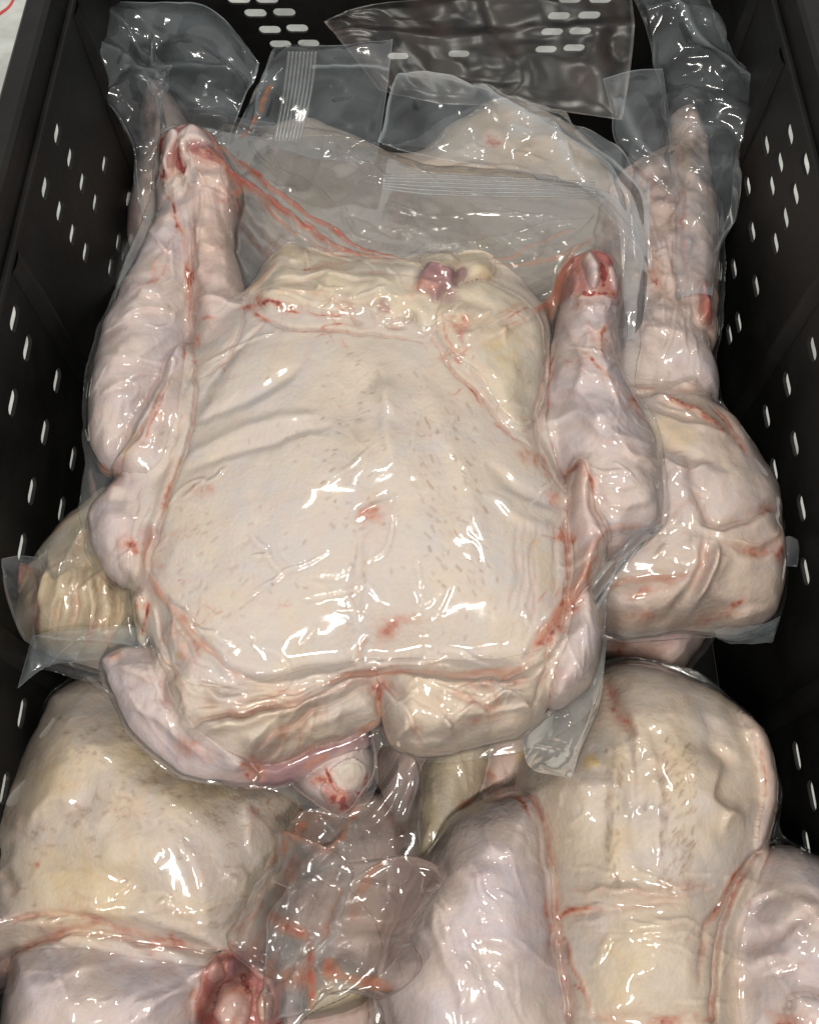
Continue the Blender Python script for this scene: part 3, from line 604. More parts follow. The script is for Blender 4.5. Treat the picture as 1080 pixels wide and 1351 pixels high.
for pts, wd, a, b in [([(254,455),(258,520),(246,585),(222,650),(206,710),(192,768)],1.6,-4,.8),([(236,470),(215,515),(190,560),(160,620)],1.6,-3,.6),([(756,615),(746,690),(748,760),(738,830)],1.6,-4,.8),([(775,630),(790,690),(802,725)],1.5,-3,.5),([(726,440),(716,500),(706,570),(725,620),(756,650)],1.4,-3.5,.5),([(322,400),(318,430),(300,470),(262,500)],1.6,-2,.3),([(255,290),(250,360),(252,450)],1.8,-4,.9),([(325,402),(360,428),(440,436),(520,444),(570,452)],1.4,-2.5,.55),([(572,440),(590,480),(630,520),(665,562),(700,590)],1.4,-2.5,.6),([(330,398),(380,375),(470,360),(560,362)],1.3,-1.5,.3),([(590,430),(640,425),(700,400)],1.3,-1.8,.5),([(500,905),(499,935),(505,975)],1.6,-5,.6),([(330,1010),(345,985),(400,945),(480,908)],1.8,-4,.35),([(245,960),(300,945),(400,930)],1.6,-3.5,.35),([(728,840),(718,890),(700,930)],1.5,-3,.5)]:
    S.append((pts, wd, a, 'g', {'b': b * .62}))
for pts, wd, b in [([(211,228),(212,195),(228,172),(258,162),(288,180),(303,203)],4,1.15),([(240,190),(236,212),(244,232)],2.5,1.2),([(262,200),(280,206),(298,216)],3,1.1),([(216,222),(212,240)],3,.8),([(300,215),(318,258)],3,.9),([(745,380),(748,350),(766,330),(790,326),(815,345)],5,1.1),([(794,345),(796,365),(790,386)],3,1.2),([(764,350),(760,370),(768,384)],3,1.2),([(820,360),(818,388)],3,.9),([(752,385),(780,388),(815,390)],2.5,.9),([(785,322),(770,330)],4,1.1)]:
    B(pts, wd, b * 1.7, .01)
B([(430,1012),(436,1034),(446,1044)], 2, 1.1); B([(484,1016),(480,1036),(466,1046)], 2, .9); B([(398,1020),(420,1006),(440,1000)], 3, .5)
for px_, py_, wd, b in [(440,1050,4,1.0),(452,1062,3,.9),(420,1030,4,.5),(326,402,5,.75),(196,742,6,.8),(253,448,4.5,.6),(757,618,4,.8),(499,908,4,.6),(798,722,4.5,.8),(185,790,4,.6),(330,1015,6,.5),(745,705,4,.8),(330,395,9,.3),(165,722,8,.22),(720,880,6,.35),(150,630,6,.5),(610,430,7,.4),(560,372,6,.4),(455,400,4,.5),(520,985,6,.3),(240,985,7,.35),(790,450,7,.4),(835,530,5,.5),(270,640,8,.2),(225,690,8,.3),(700,600,7,.3),(735,655,6,.35),(240,330,5,.5),(205,370,5,.4),(300,260,8,.3),(318,262,4,.7),(770,395,6,.35)]:
    S.append(([(px_ - 5, py_ + 3), (px_ + 3, py_ - 2), (px_ + 7, py_ + 5)], wd, .01, 'c', {'b': b}))
for pts, wd, a in [([(150,430),(190,410),(240,420)],3,2.2),([(135,520),(180,500),(230,470)],3.5,2.4),([(165,375),(200,390),(235,380)],3,2.),([(190,300),(215,330),(240,320)],2.5,1.8),([(262,230),(285,240),(312,262)],2.5,1.8),([(256,320),(285,330),(310,320)],3,2.),([(262,400),(290,395),(320,405)],3,2.),([(740,480),(780,500),(815,480)],3,2.4),([(725,520),(760,520),(790,555)],3,2.6),([(760,420),(785,440),(812,430)],2.5,2.),([(800,560),(830,600),(870,620)],3,2.6),([(780,640),(820,670),(865,660)],3,2.6),([(150,880),(200,900),(240,940)],3,2.4),([(170,930),(220,960),(280,1010)],3,2.4)]:
    S.append((pts, wd, a, 'f', {'b': .06}))
dots = []
r = random.Random(5)
for c in range(6):
    for i in range(17):
        t = i / 16; x = 418 + c * 15 + 14 * math.sin(t * 2) + r.gauss(0, 4.5); y = 455 + t * 235 + c * 3 + r.gauss(0, 4.5)
        if r.random() < .8: dots.append((x, y, r.uniform(.8, 3.), r.gauss(-20, 22), r.uniform(.5, .95), r.uniform(.1, 1.0) ** 1.3))
for c in range(7):
    for i in range(19):
        t = i / 18; x = 545 + c * 13 + 30 * t + r.gauss(0, 4.5); y = 500 + t * 270 + c * 7 + r.gauss(0, 4.5)
        if r.random() < .85: dots.append((x, y, r.uniform(1., 5.), r.gauss(52, 14), r.uniform(.5, .95), r.uniform(.1, 1.0) ** 1.3))
for i in range(110):
    x, y = r.uniform(215, 720), r.uniform(470, 870); dots.append((x, y, r.uniform(1, 3), r.uniform(0, 180), .8, r.uniform(.25, .6)))
for i in range(45):
    x, y = r.uniform(205, 330), r.uniform(690, 860); dots.append((x, y, r.uniform(2, 5), r.uniform(-70, -20), .9, r.uniform(.25, .5)))
FS = []
def F(pts, wd, amp, j=0., k='g'): FS.append((pts, wd, amp * 1.35, k, {'b': j}))
# glints along tight folds of film
for pts in [[(225,310),(230,360),(212,378)],[(190,430),(215,432),(235,415),(240,385)],[(178,475),(200,478),(228,476),(205,545)],[(168,508),(182,512),(172,545),(182,552),(205,530)],[(215,672),(250,640),(270,635),(240,660)],[(180,708),(170,730),(150,745)],[(205,690),(200,720),(190,755)],[(330,920),(270,905),(265,890)],[(340,925),(420,935),(470,900)],[(420,920),(410,960),(412,975),(455,975),(495,958)],[(430,960),(425,930)],[(350,990),(400,930)],[(330,700),(360,740),(370,760)],[(325,795),(355,770),(420,735),(440,725)],[(330,735),(360,735)],[(400,790),(450,785),(480,775)],[(420,830),(400,855)],[(460,790),(465,820)],[(478,742),(510,725),(520,680)],[(545,770),(560,800),(570,790)],[(550,740),(552,775)],[(610,860),(650,880)],[(690,800),(700,830)],
            [(745,580),(780,620),(840,630)],[(780,600),(770,640)],[(805,610),(840,640)],[(770,640),(800,665),(815,668)],[(700,665),(745,620)],[(755,700),(760,760)],[(775,440),(772,465)],[(800,500),(815,540),(810,580)],[(555,350),(600,365)],[(570,430),(610,400)],[(355,385),(420,400),(445,398)],[(410,370),(430,385),(455,380)],[(470,395),(490,385),(510,380)],[(420,375),(418,385)],[(740,860),(750,830)],[(265,300),(255,330)],[(250,330),(240,420)],[(195,870),(240,990)],[(150,880),(210,970),(240,1005)],[(560,895),(600,905)],[(530,980),(600,988)],[(255,905),(300,930)],[(270,640),(300,620)]]:
    F(pts, 1.5, .75)
for pts in [[(560,905),(620,925),(690,915)],[(600,950),(660,945),(715,930)],[(250,985),(300,960),(380,945)],[(520,920),(545,960),(560,985)],[(200,800),(215,860),(235,905)],[(470,880),(440,895),(390,905)],[(700,890),(640,905),(600,915)],[(270,480),(320,455),(360,440)]]:
    F(pts, 1.3, 1.0)
# juice lying in the folds
for pts, wd, j, a in [([(430,905),(480,892),(540,888),(620,890),(710,882)],6,.75,1.),([(735,745),(770,740),(800,700),(860,690)],3,.45,2.),([(790,730),(750,790),(715,840),(690,885)],7,.75,2.),([(190,750),(215,790),(260,840),(305,890)],5,.75,2.),([(480,845),(530,822),(590,815)],6,.2,.6),([(465,690),(495,672),(520,655)],6,.2,1.),([(470,875),(480,850),(490,845)],5,.45,.8),
                      ([(275,195),(320,250),(380,290),(440,330),(520,350)],6.5,1.25,4.),([(282,190),(330,236),(372,262)],2,.9,3.),([(330,262),(400,318),(470,346)],1.6,.9,2.),([(290,200),(350,252),(420,295),(490,340),(560,352)],4.2,1.25,3.5),([(300,225),(335,262),(372,286),(410,318)],3,1.1,3),([(400,290),(430,325),(436,338)],2.5,.9,2.5),([(310,220),(340,240),(380,265)],6,.7,1.5),([(225,172),(262,158),(310,152),(372,136)],2.4,.9,2.),([(308,260),(322,262)],5,.9,1),([(696,424),(735,380),(765,325)],6,1.0,3.),([(640,345),(700,330),(770,300)],2,.55,1.5),([(650,350),(720,345),(765,330)],2.,.6,1.5),([(730,380),(745,350),(790,310)],2.2,.6,1.5),([(720,425),(735,395),(750,360)],3,.6,1.),([(325,400),(345,372),(372,345)],3,.5,1.),([(235,310),(205,350),(200,375),(170,390)],2.6,.4,.6),([(222,240),(240,300),(248,370),(250,450)],2.6,.5,.8),([(205,690),(190,760)],4,.5,.5),([(470,975),(498,955)],4,.5,.6),([(500,910),(500,955)],3,.4,.6),([(560,360),(640,345)],3,.3,.6),([(120,620),(118,690),(125,720)],3,.35,.8),([(130,610),(150,630)],4,.4,.4),([(200,860),(245,900),(230,960)],2,.3,.8)]:
    F(pts, wd, a, j)
# crumples of the slack film between the legs
for pts, a in [([(330,190),(345,215),(380,245)],2.),([(350,190),(370,230),(400,240)],2.),([(385,230),(440,275),(475,330)],2.5),([(440,190),(470,230),(540,250)],2.5),([(475,330),(520,310),(600,300)],2.),([(530,350),(560,330),(620,325),(650,335)],2.),([(560,345),(640,320),(700,315)],1.6),([(640,330),(700,305),(780,290)],1.8),([(320,225),(330,250),(350,262)],1.6),([(400,300),(440,310),(500,320)],1.5),([(560,290),(640,285),(740,290)],1.6),([(700,345),(720,330)],2),([(500,265),(560,285)],1.4)]:
    F(pts, 2.0, a)
def tension(n, x0, x1, y0, y1, ang, spread, L, amp, wd=1.1, j=0.):
    for _ in range(n):
        x, y = r.uniform(x0, x1), r.uniform(y0, y1); a = math.radians(ang + r.gauss(0, spread)); l = L * r.uniform(.5, 1.3); k = r.gauss(0, .12)
        F([(x, y), (x + l * .5 * math.cos(a), y + l * .5 * math.sin(a)), (x + l * math.cos(a + k), y + l * math.sin(a + k))], wd, amp * r.uniform(.5, 1.2), j)
tension(14, 230, 700, 880, 990, 165, 30, 80, .8); tension(10, 560, 720, 860, 960, 160, 20, 90, .8)
tension(8, 190, 260, 780, 920, 60, 20, 80, .9); tension(7, 130, 230, 400, 720, 100, 30, 60, .6); tension(7, 735, 850, 420, 700, 80, 40, 60, .7)
tension(10, 330, 640, 700, 840, 150, 50, 60, .45, 1.4); tension(6, 420, 600, 480, 680, 100, 30, 60, .3, 1.6); tension(14, 320, 780, 200, 330, 20, 30, 100, 1.3, 1.6)
tension(8, 740, 800, 760, 920, 100, 20, 70, .8); tension(6, 230, 320, 170, 260, 40, 25, 70, 1.2)
mbag = build_bird(root, Z, .00095, parts, bag, S, FS, tight=16, dots=dots, crumple=.45, seed=1)
main = root

# ------------------------------------------------------------------ the turkey at the lower left
Z = .22
bl = empty('vacuum_packed_turkey', P(200, 1150, .08), 'cream bagged turkey at lower left with a cut red leg joint beside its thigh', 'packed turkey', GROUP)
parts = [
 dict(n='breast', mat='cream', H=.075, R=.16, D=.11, o=[(55,965),(80,915),(150,890),(250,930),(330,990),(400,1040),(398,1100),(376,1170),(350,1240),(320,1300),(230,1310),(120,1300),(20,1290),(-25,1220),(-15,1110),(20,1035)], lump=.7, m=[(230,1070,40,5),(290,1160,26,6),(60,1130,30,-4),(110,985,26,5),(180,1180,20,-4)]),
 dict(n='thigh', id='leg', mat='pale', dz=.010, H=.062, R=.085, D=.10, o=[(18,1290),(40,1245),(90,1228),(160,1232),(240,1250),(300,1262),(290,1310),(270,1370),(250,1420),(-10,1440),(5,1350)], m=[(90,1300,25,3)]),
 dict(n='wing', mat='pink', dz=.010, H=.058, R=.050, D=.08, o=[(-25,1190),(40,1190),(90,1200),(140,1222),(90,1240),(40,1240),(0,1300),(-30,1300)]),
 dict(n='leg_joint', **{'in': 'leg'}, mat='red', ride=.05, H=.012, R=.016, D=.05, lump=1.5, o=[(256,1300),(262,1276),(290,1258),(315,1256),(340,1268),(356,1290),(360,1330),(350,1390),(300,1410),(262,1390),(250,1340)]),
 dict(n='joint_gristle', **{'in': 'leg'}, mat='pink', ride=.05, H=.006, R=.014, D=.03, lump=1.6, o=[(276,1310),(296,1300),(314,1312),(318,1340),(306,1370),(284,1376),(268,1350)]),
 dict(n='joint_gristle', **{'in': 'leg'}, mat='pink', ride=.05, H=.006, R=.008, D=.03, lump=1.6, o=[(266,1276),(282,1264),(294,1272),(292,1292),(278,1300),(268,1292)]),
 dict(n='joint_flesh', **{'in': 'leg'}, mat='flesh', ride=.05, H=.006, R=.008, D=.03, lump=1.6, o=[(294,1274),(306,1264),(318,1272),(318,1294),(306,1304),(296,1296)]),
 dict(n='joint_gristle', **{'in': 'leg'}, mat='pink', ride=.05, H=.006, R=.008, D=.03, lump=1.6, o=[(322,1274),(340,1276),(354,1300),(352,1322),(338,1306),(324,1296)]),
 dict(n='joint_fat', **{'in': 'leg'}, mat='fat', ride=.05, H=.006, R=.008, D=.03, lump=1.6, o=[(326,1316),(342,1312),(352,1328),(348,1350),(334,1356),(324,1340)]),
]
bag = [(40,960),(75,905),(150,880),(250,915),(330,975),(410,1035),(412,1090),(420,1160),(470,1180),(505,1240),(480,1300),(400,1345),(350,1410),(250,1440),(-20,1450),(-35,1300),(-35,1180),(-25,1100),(10,1030)]
S = []
B = lambda pts, wd, b, amp=0.: S.append((pts, wd, amp, 'g', {'b': b}))
for pts, wd, b, a in [([(30,1245),(80,1225),(130,1218),(200,1235),(290,1255)],4,.6,-3),([(75,1195),(110,1208),(150,1218)],3,.7,1),([(330,1060),(350,1090),(362,1120)],1.6,.55,0),([(0,1260),(20,1300)],4,.5,-2),([(20,1180),(5,1150)],4,.3,-2),([(45,1140),(52,1145)],3,.5,0),([(180,1240),(240,1290),(260,1300)],3,.2,-1.5),([(120,1250),(170,1270),(230,1272)],4,.1,-2),([(180,1320),(230,1300),(265,1300)],3,.2,-1.5),([(60,1070),(120,1060),(200,1080),(240,1110)],10,.0,-2.5),([(220,1070),(260,1120),(300,1180)],10,.0,-2),([(30,1110),(80,1130),(160,1160),(240,1190)],5,.0,-1.6),([(290,1255),(270,1290)],4,.7,0)]: B(pts, wd, b, a)
for pts, wd, f in [([(150,960),(250,1000),(330,1060)],35,.55),([(40,1130),(110,1170),(200,1200)],24,.5),([(60,990),(100,1050)],22,.4),([(380,1090),(340,1200)],9,.5)]: S.append((pts, wd, 0, 'g', {'f': f}))
for pts, wd, b in [([(262,1290),(300,1304),(322,1310),(326,1340)],3,1.2),([(294,1268),(296,1300)],2.5,1.1),([(320,1270),(322,1300),(340,1312)],3,1.1),([(268,1345),(272,1310)],3,1.2),([(318,1330),(310,1365)],3,1.1),([(256,1300),(258,1350)],4,1.),([(352,1290),(358,1340)],3,.8)]:
    B(pts, wd, b, -1.5)
S.append(([(-10, 1275), (30, 1248), (95, 1231), (200, 1242), (300, 1262)], 2.4, -7, 'c', {'b': .4}))
S.append(([(-10, 1225), (60, 1205), (110, 1208), (150, 1222)], 2.0, -4, 'g', {'b': .5}))
dots = []
for i in range(150):
    x, y = r.uniform(80, 340), r.uniform(945, 1090); dots.append((x, y, r.uniform(1.5, 4), r.uniform(10, 60), .8, r.uniform(.35, 1.)))
for i in range(60):
    x, y = r.uniform(20, 330), r.uniform(1080, 1230); dots.append((x, y, r.uniform(1, 5), r.uniform(0, 40), .8, r.uniform(.3, .8)))
for pts, wd, a in [([(40,1215),(150,1205),(260,1235),(310,1255)],5,3),([(60,1240),(150,1232),(240,1250)],4,3),([(120,1060),(200,1075),(260,1140),(280,1210)],12,3.5),([(30,1100),(60,1060),(110,1050)],9,3),([(180,1350),(230,1310),(270,1305)],4,3),([(60,1300),(120,1270),(220,1265)],6,2.5),([(160,1215),(220,1200),(300,1225)],5,2),([(340,1000),(330,1080),(350,1150)],8,2.5)]:
    S.append((pts, wd, a, 'f', {'b': .05}))
caps([(60,1220),(150,1225),(250,1250),(340,1080)], 18, 10, 40, b=.4)
caps([(70,1130),(150,1140),(100,1170)], 14, 10, 20, b=.22)
FS = []
for pts in [[(238,1110),(245,1135)],[(290,1165),(320,1150),(325,1190)],[(300,1155),(318,1172)],[(195,1180),(205,1200),(222,1185),(225,1210),(245,1205),(240,1240)],[(150,1185),(180,1155)],[(90,1230),(130,1235),(150,1222)],[(180,1330),(215,1310),(245,1290)],[(190,1340),(230,1330)],[(105,1230),(150,1215)],[(330,1060),(362,1110)],[(262,1300),(258,1340)],[(340,1280),(352,1330)]]: F(pts, 1.6, .8)
for pts, wd, j, a in [([(385,1090),(350,1170),(335,1230)],3,.6,1),([(410,1110),(375,1180),(330,1260)],7,.5,1.5),([(300,1230),(320,1220),(345,1195)],3,.7,1),([(350,1240),(330,1270)],6,.8,1),([(370,1215),(345,1240),(330,1255)],5,.8,1),([(40,1245),(120,1220),(180,1225)],3,.4,.6),([(395,1120),(385,1200),(345,1290)],2,.35,2),([(420,1170),(410,1230),(420,1250)],14,.3,.5),([(360,1290),(420,1300)],20,.25,.5)]: F(pts, wd, a, j)
tension(12, 20, 330, 1180, 1260, 15, 25, 80, .8); tension(12, 330, 420, 1060, 1280, 115, 25, 110, 1.5, 1.4, .35); tension(8, 100, 330, 1080, 1220, 60, 40, 50, .5); tension(8, 60, 260, 1280, 1350, 150, 30, 60, .8)
blbag = build_bird(bl, Z, .0015, parts, bag, S, FS, tight=12, dots=dots, crumple=.4, seed=4)

# ------------------------------------------------------------------ the turkey at the lower right
Z = .21
br = empty('vacuum_packed_turkey', P(830, 1150, .09), 'bagged turkey at lower right, breast up between two pale thighs with a yellow smear', 'packed turkey', GROUP)
parts = [
 dict(n='breast', mat='cream', H=.076, R=.13, D=.11, lump=.9, o=[(680,1040),(700,985),(745,920),(790,885),(850,880),(910,900),(960,928),(1002,975),(1022,1040),(1012,1110),(990,1180),(972,1270),(968,1440),(705,1440),(700,1300),(695,1180),(688,1100)], m=[(760,1060,26,5),(900,1040,28,5),(845,1060,9,-4),(850,1250,22,3)]),
 dict(n='thigh', mat='pale', dz=.012, H=.060, R=.085, D=.10, o=[(640,1055),(690,1042),(710,1060),(722,1100),(732,1170),(740,1260),(754,1340),(756,1440),(540,1440),(505,1340),(498,1275),(525,1200),(555,1135),(590,1085)], m=[(620,1180,30,4)]),
 dict(n='thigh', mat='pale', dz=.008, H=.060, R=.085, D=.10, o=[(1000,1125),(1050,1118),(1110,1160),(1150,1300),(1120,1440),(955,1440),(938,1340),(942,1250),(965,1180)]),
 dict(n='wing', mat='pink', ride=.02, H=.009, R=.012, D=.08, lump=.8, o=[(960,948),(996,966),(1018,1020),(1014,1085),(994,1125),(978,1115),(990,1050),(978,1000)]),
 dict(n='leg_joint', mat='gristle', ride=.05, H=.010, R=.014, D=.05, lump=.8, o=[(1035,1318),(1060,1312),(1085,1335),(1090,1400),(1050,1400),(1038,1355)]),
]
bag = [(500,1270),(530,1180),(570,1090),(640,1045),(680,1020),(700,975),(740,910),(790,872),(850,868),(920,888),(970,925),(1010,970),(1032,1040),(1030,1095),(1070,1120),(1125,1165),(1160,1300),(1130,1450),(520,1460),(485,1340)]
S = []
for pts, wd, b, a in [([(800,890),(815,940),(835,970)],4.20,.55,-3),([(838,975),(840,1060),(848,1150)],8.00,.0,-2.2),([(700,1060),(712,1110),(722,1200),(735,1300)],1.80,.45,-2),([(985,1140),(955,1180),(930,1230),(920,1300)],2.10,.6,-2.5),([(735,1210),(780,1205),(820,1195),(900,1190)],1.80,.4,-1.5),([(730,1225),(760,1200),(800,1205)],2.40,.75,0),([(740,1220),(760,1290),(790,1345)],1.50,.5,0),([(735,1310),(740,1340)],3.00,.5,0),([(645,1060),(680,1050),(700,1080)],1.80,.7,-1.5),([(960,1165),(985,1135)],2.10,.8,0),([(1010,1340),(1060,1360),(1080,1330)],4.20,.8,0),([(740,1170),(800,1180),(860,1175),(950,1170)],4.00,.2,1.2),([(740,1340),(850,1345),(950,1340)],3.00,.6,-1.5),([(990,960),(1010,1020),(1005,1090)],3.00,.5,0),([(820,960),(825,968)],1.80,.7,0),([(560,1100),(600,1180),(640,1300)],8.00,.0,-1.5),([(980,1200),(1040,1180),(1080,1190)],4.00,.0,-2),([(970,1260),(1030,1230),(1080,1200)],4.00,.0,-2),([(960,1300),(1020,1290),(1080,1240)],4.00,.0,-1.6),([(930,940),(950,1000),(990,1010)],6.00,.0,-2.5)]: S.append((pts, wd, a, 'g', {'b': b}))
for pts, wd, f in [([(810,960),(815,1050),(810,1150)],8,.5),([(890,960),(900,1100)],12,.35),([(780,1260),(850,1300)],30,.45),([(770,1000),(785,1010)],7,1.),([(720,960),(760,940)],14,.4)]: S.append((pts, wd, 0, 'g', {'f': f}))
S += [([(772,1006),(780,1004),(788,1010)],3.2,.4,'g',{'f':2.2,'d':.12}),([(790,1000),(782,1012)],2,.3,'g',{'f':2.,'d':.1})]
for pts, wd, a, b in [([(705,1050),(722,1100),(732,1170),(740,1260),(754,1350)],2.4,-7,.35),([(1002,1122),(970,1175),(946,1250),(940,1345)],2.4,-7,.45)]:
    S.append((pts, wd, a, 'c', {'b': b}))
dots = []
for i in range(70):
    t = r.random(); x = 808 + r.uniform(-10, 10); y = 985 + t * 190; dots.append((x, y, r.uniform(2, 5), r.uniform(60, 110), .8, r.uniform(.35, 1.)))
for i in range(110):
    t = r.random(); x = 900 + r.uniform(-25, 20) - 10 * t; y = 975 + t * 200; dots.append((x, y, r.uniform(2, 5), r.uniform(100, 140), .8, r.uniform(.35, 1.)))
for pts, wd, a in [([(828,930),(842,1020),(848,1120)],6,3),([(800,1000),(812,1080),(806,1160)],8,2.5),([(860,960),(880,1040),(880,1120)],9,-2.5),([(720,1000),(770,1040),(800,1030)],7,2.5),([(980,1080),(940,1060),(950,1000)],6,4),([(1000,1060),(960,1075),(950,1100)],5,3.5),([(590,1130),(610,1160),(660,1150)],6,3),([(560,1180),(590,1270),(620,1340)],7,3),([(640,1080),(650,1120),(690,1130)],5,3),([(600,1250),(650,1240),(720,1270)],7,2.5),([(1000,1170),(1050,1190),(1090,1230)],5,3.5),([(975,1230),(1020,1220),(1075,1260)],5,3),([(970,1290),(1010,1260),(1060,1280)],5,3),([(740,1195),(820,1178),(930,1190)],4,2.2),([(745,1230),(830,1225),(920,1215)],4,2.2)]:
    S.append((pts, wd, a, 'f', {'b': .05}))
caps([(740,1220),(740,1300),(920,1230),(960,1160),(820,1180)], 20, 80, 60, b=.45)
FS = []
for pts in [[(735,1050),(730,1075),(750,1090),(770,1075),(768,1050)],[(740,1040),(735,1065)],[(745,1108),(750,1115)],[(838,980),(838,1005)],[(855,1060),(852,1080)],[(868,1095),(862,1140)],[(735,1142),(770,1145),(800,1155),(815,1145)],[(765,1190),(790,1178),(808,1178),(850,1190),(910,1190),(918,1185)],[(750,1215),(790,1198),(815,1200),(818,1212)],[(755,1225),(800,1212)],[(770,1270),(785,1275),(805,1240)],[(790,1260),(812,1230)],[(850,1280),(862,1272),(855,1265)],[(860,1215),(915,1215)],[(850,1235),(860,1245)],[(1010,1160),(985,1200),(965,1250),(945,1295)],[(985,1210),(1010,1165)],[(680,1270),(690,1350)],[(600,1210),(630,1280),(650,1350)],[(640,1060),(690,1095)],[(655,1180),(680,1185)],[(625,1200),(640,1215)],[(1020,1250),(1060,1220)],[(1000,1290),(1050,1270)]]: F(pts, 1.6, .8)
for pts, wd, j, a in [([(985,1135),(960,1165),(940,1210),(920,1230)],2.6,.6,2),([(735,1210),(770,1200),(810,1205)],2.4,.5,1.5),([(740,1230),(765,1300),(780,1350)],2,.45,1),([(800,1170),(870,1185),(920,1180)],4,.3,.6),([(640,1060),(700,1050),(705,1090)],3,.5,1),([(1000,1330),(1060,1350)],5,.5,1),([(500,1280),(540,1180),(590,1090)],2,.25,1.5)]: F(pts, wd, a, j)
tension(12, 740, 930, 1140, 1260, 5, 20, 90, .9); tension(12, 540, 720, 1090, 1330, 75, 20, 100, .9, 1.5); tension(8, 960, 1060, 1150, 1330, 130, 30, 80, 1.); tension(6, 760, 900, 960, 1150, 90, 20, 60, .5)
brbag = build_bird(br, Z, .0015, parts, bag, S, FS, tight=12, dots=dots, crumple=.4, seed=8)

# ------------------------------------------------------------------ the turkey behind on the right
Z = .255
rt = empty('vacuum_packed_turkey', P(900, 680, .17), 'wrinkled bagged turkey lying against the right wall, half under the largest one', 'packed turkey', GROUP)
parts = [
 dict(n='breast', mat='rosy', H=.066, R=.10, D=.09, o=[(700,560),(760,520),(830,512),(900,522),(955,560),(995,605),(1022,655),(1028,705),(1032,760),(1020,812),(978,836),(900,830),(830,836),(780,820),(720,760),(690,660)], m=[(930,760,24,8),(900,620,25,4),(960,640,20,4)]),
 dict(n='thigh', mat='pale', dz=.004, H=.054, R=.075, D=.08, lump=1.6, o=[(770,470),(805,432),(850,418),(896,432),(926,466),(946,505),(940,540),(900,560),(830,560),(760,560)]),
 dict(n='leg', id='leg', mat='pink', dz=.012, H=.034, R=.10, D=.05, lump=2.2, o=[(880,175),(884,156),(900,146),(918,152),(928,172),(934,215),(944,270),(948,340),(946,410),(938,470),(880,490),(800,470),(770,400),(772,320),(795,255),(840,215),(872,200)]),
 dict(n='leg_joint', **{'in': 'leg'}, mat='red', dz=.015, H=.03, R=.014, D=.03, o=[(905,400),(920,392),(932,410),(934,440),(918,448),(905,440)]),
]
bag = [(690,560),(760,480),(800,400),(815,300),(830,200),(860,140),(900,120),(938,150),(950,220),(956,320),(956,400),(950,450),(946,490),(955,525),(970,555),(1003,600),(1030,650),(1036,700),(1040,760),(1028,820),(985,845),(900,842),(830,848),(770,832),(700,770),(670,660)]
S = []
for pts, wd, b, a in [([(790,525),(850,518),(930,520)],5,.6,-4),([(860,520),(910,540),(960,575)],5,.6,2.5),([(935,535),(960,560),(985,605)],4,.6,-2),([(945,700),(985,685),(1025,665)],4,.45,-5),([(950,715),(1000,730),(1028,705)],4,.5,-5.5),([(930,700),(910,780),(850,830)],4,.2,-4),([(945,720),(920,790),(890,830)],3,.1,3),([(800,800),(860,770),(905,765)],5,.5,-3),([(960,800),(980,790),(990,785)],4,.6,0),([(900,620),(920,660),(945,700)],6,.1,-3.5),([(850,560),(900,600),(960,620)],6,.0,-2),([(840,580),(870,620),(930,640)],6,.0,2),([(890,820),(950,815),(1015,800)],3,.4,-3),([(1020,740),(1030,725)],5,.8,0),([(830,700),(880,720)],8,.0,-2),([(800,815),(900,825)],4,.3,-2),([(850,300),(860,360),(890,400)],3,.5,-2),([(895,200),(900,300),(905,380)],3,.5,-2),([(905,160),(898,150)],6,.7,0)]: S.append((pts, wd, a, 'g', {'b': b}))
for pts, wd, f in [([(850,540),(870,570),(920,580)],14,.5),([(860,750),(880,740)],12,.3),([(900,180),(905,250)],7,.5)]: S.append((pts, wd, 0, 'g', {'f': f}))
for pts, wd, a in [([(1025,668),(985,690),(945,705),(915,690)],4,5),([(1030,700),(1000,722),(950,712)],4,6),([(890,835),(925,780),(945,715)],5,5),([(850,835),(900,775),(930,705)],5,3.5),([(945,610),(900,625),(860,600)],5,4),([(960,575),(900,560),(840,540)],5,3.5),([(1010,805),(940,818),(880,822)],4,4),([(930,690),(905,640),(900,600)],6,3.5),([(860,835),(840,800),(800,790)],5,3),([(920,500),(880,515),(830,512)],5,3.5),([(820,700),(870,690),(910,650)],7,2.5),([(960,800),(940,770),(960,740)],5,3)]:
    S.append((pts, wd, a, 'f', {'b': .08}))
caps([(960,700),(900,800),(900,560),(1000,790)], 16, 0, 90, b=.35)
FS = []
for pts in [[(865,535),(890,545),(920,555)],[(868,705),(885,695),(900,685)],[(860,735),(880,722)],[(850,520),(830,510)],[(870,435),(850,432)],[(880,490),(868,505)],[(910,795),(930,785)],[(860,800),(900,815)],[(945,825),(975,818)],[(895,190),(897,330)],[(870,280),(905,220)],[(905,380),(912,440)],[(865,405),(895,375)],[(850,340),(880,330)],[(840,385),(870,370)],[(880,140),(900,170)]]: F(pts, 1.7, 1.0)
for pts, wd, j, a in [([(790,790),(830,765),(905,765)],5,.6,1.5),([(935,535),(985,600)],3,.5,1),([(820,520),(860,515),(920,560)],4,.4,1),([(905,160),(890,220),(910,330)],2,.5,1.5),([(845,270),(860,340),(895,420)],2,.4,1.5),([(920,400),(932,440)],6,.7,1)]: F(pts, wd, a, j)
tension(14, 840, 930, 160, 420, 80, 25, 110, 1.6, 1.6, .1); tension(8, 800, 1000, 760, 830, 165, 25, 80, .9); tension(6, 820, 980, 540, 720, 30, 40, 60, .6)
rtbag = build_bird(rt, Z, .0015, parts, bag, S, FS, tight=12, crumple=.5, seed=12)

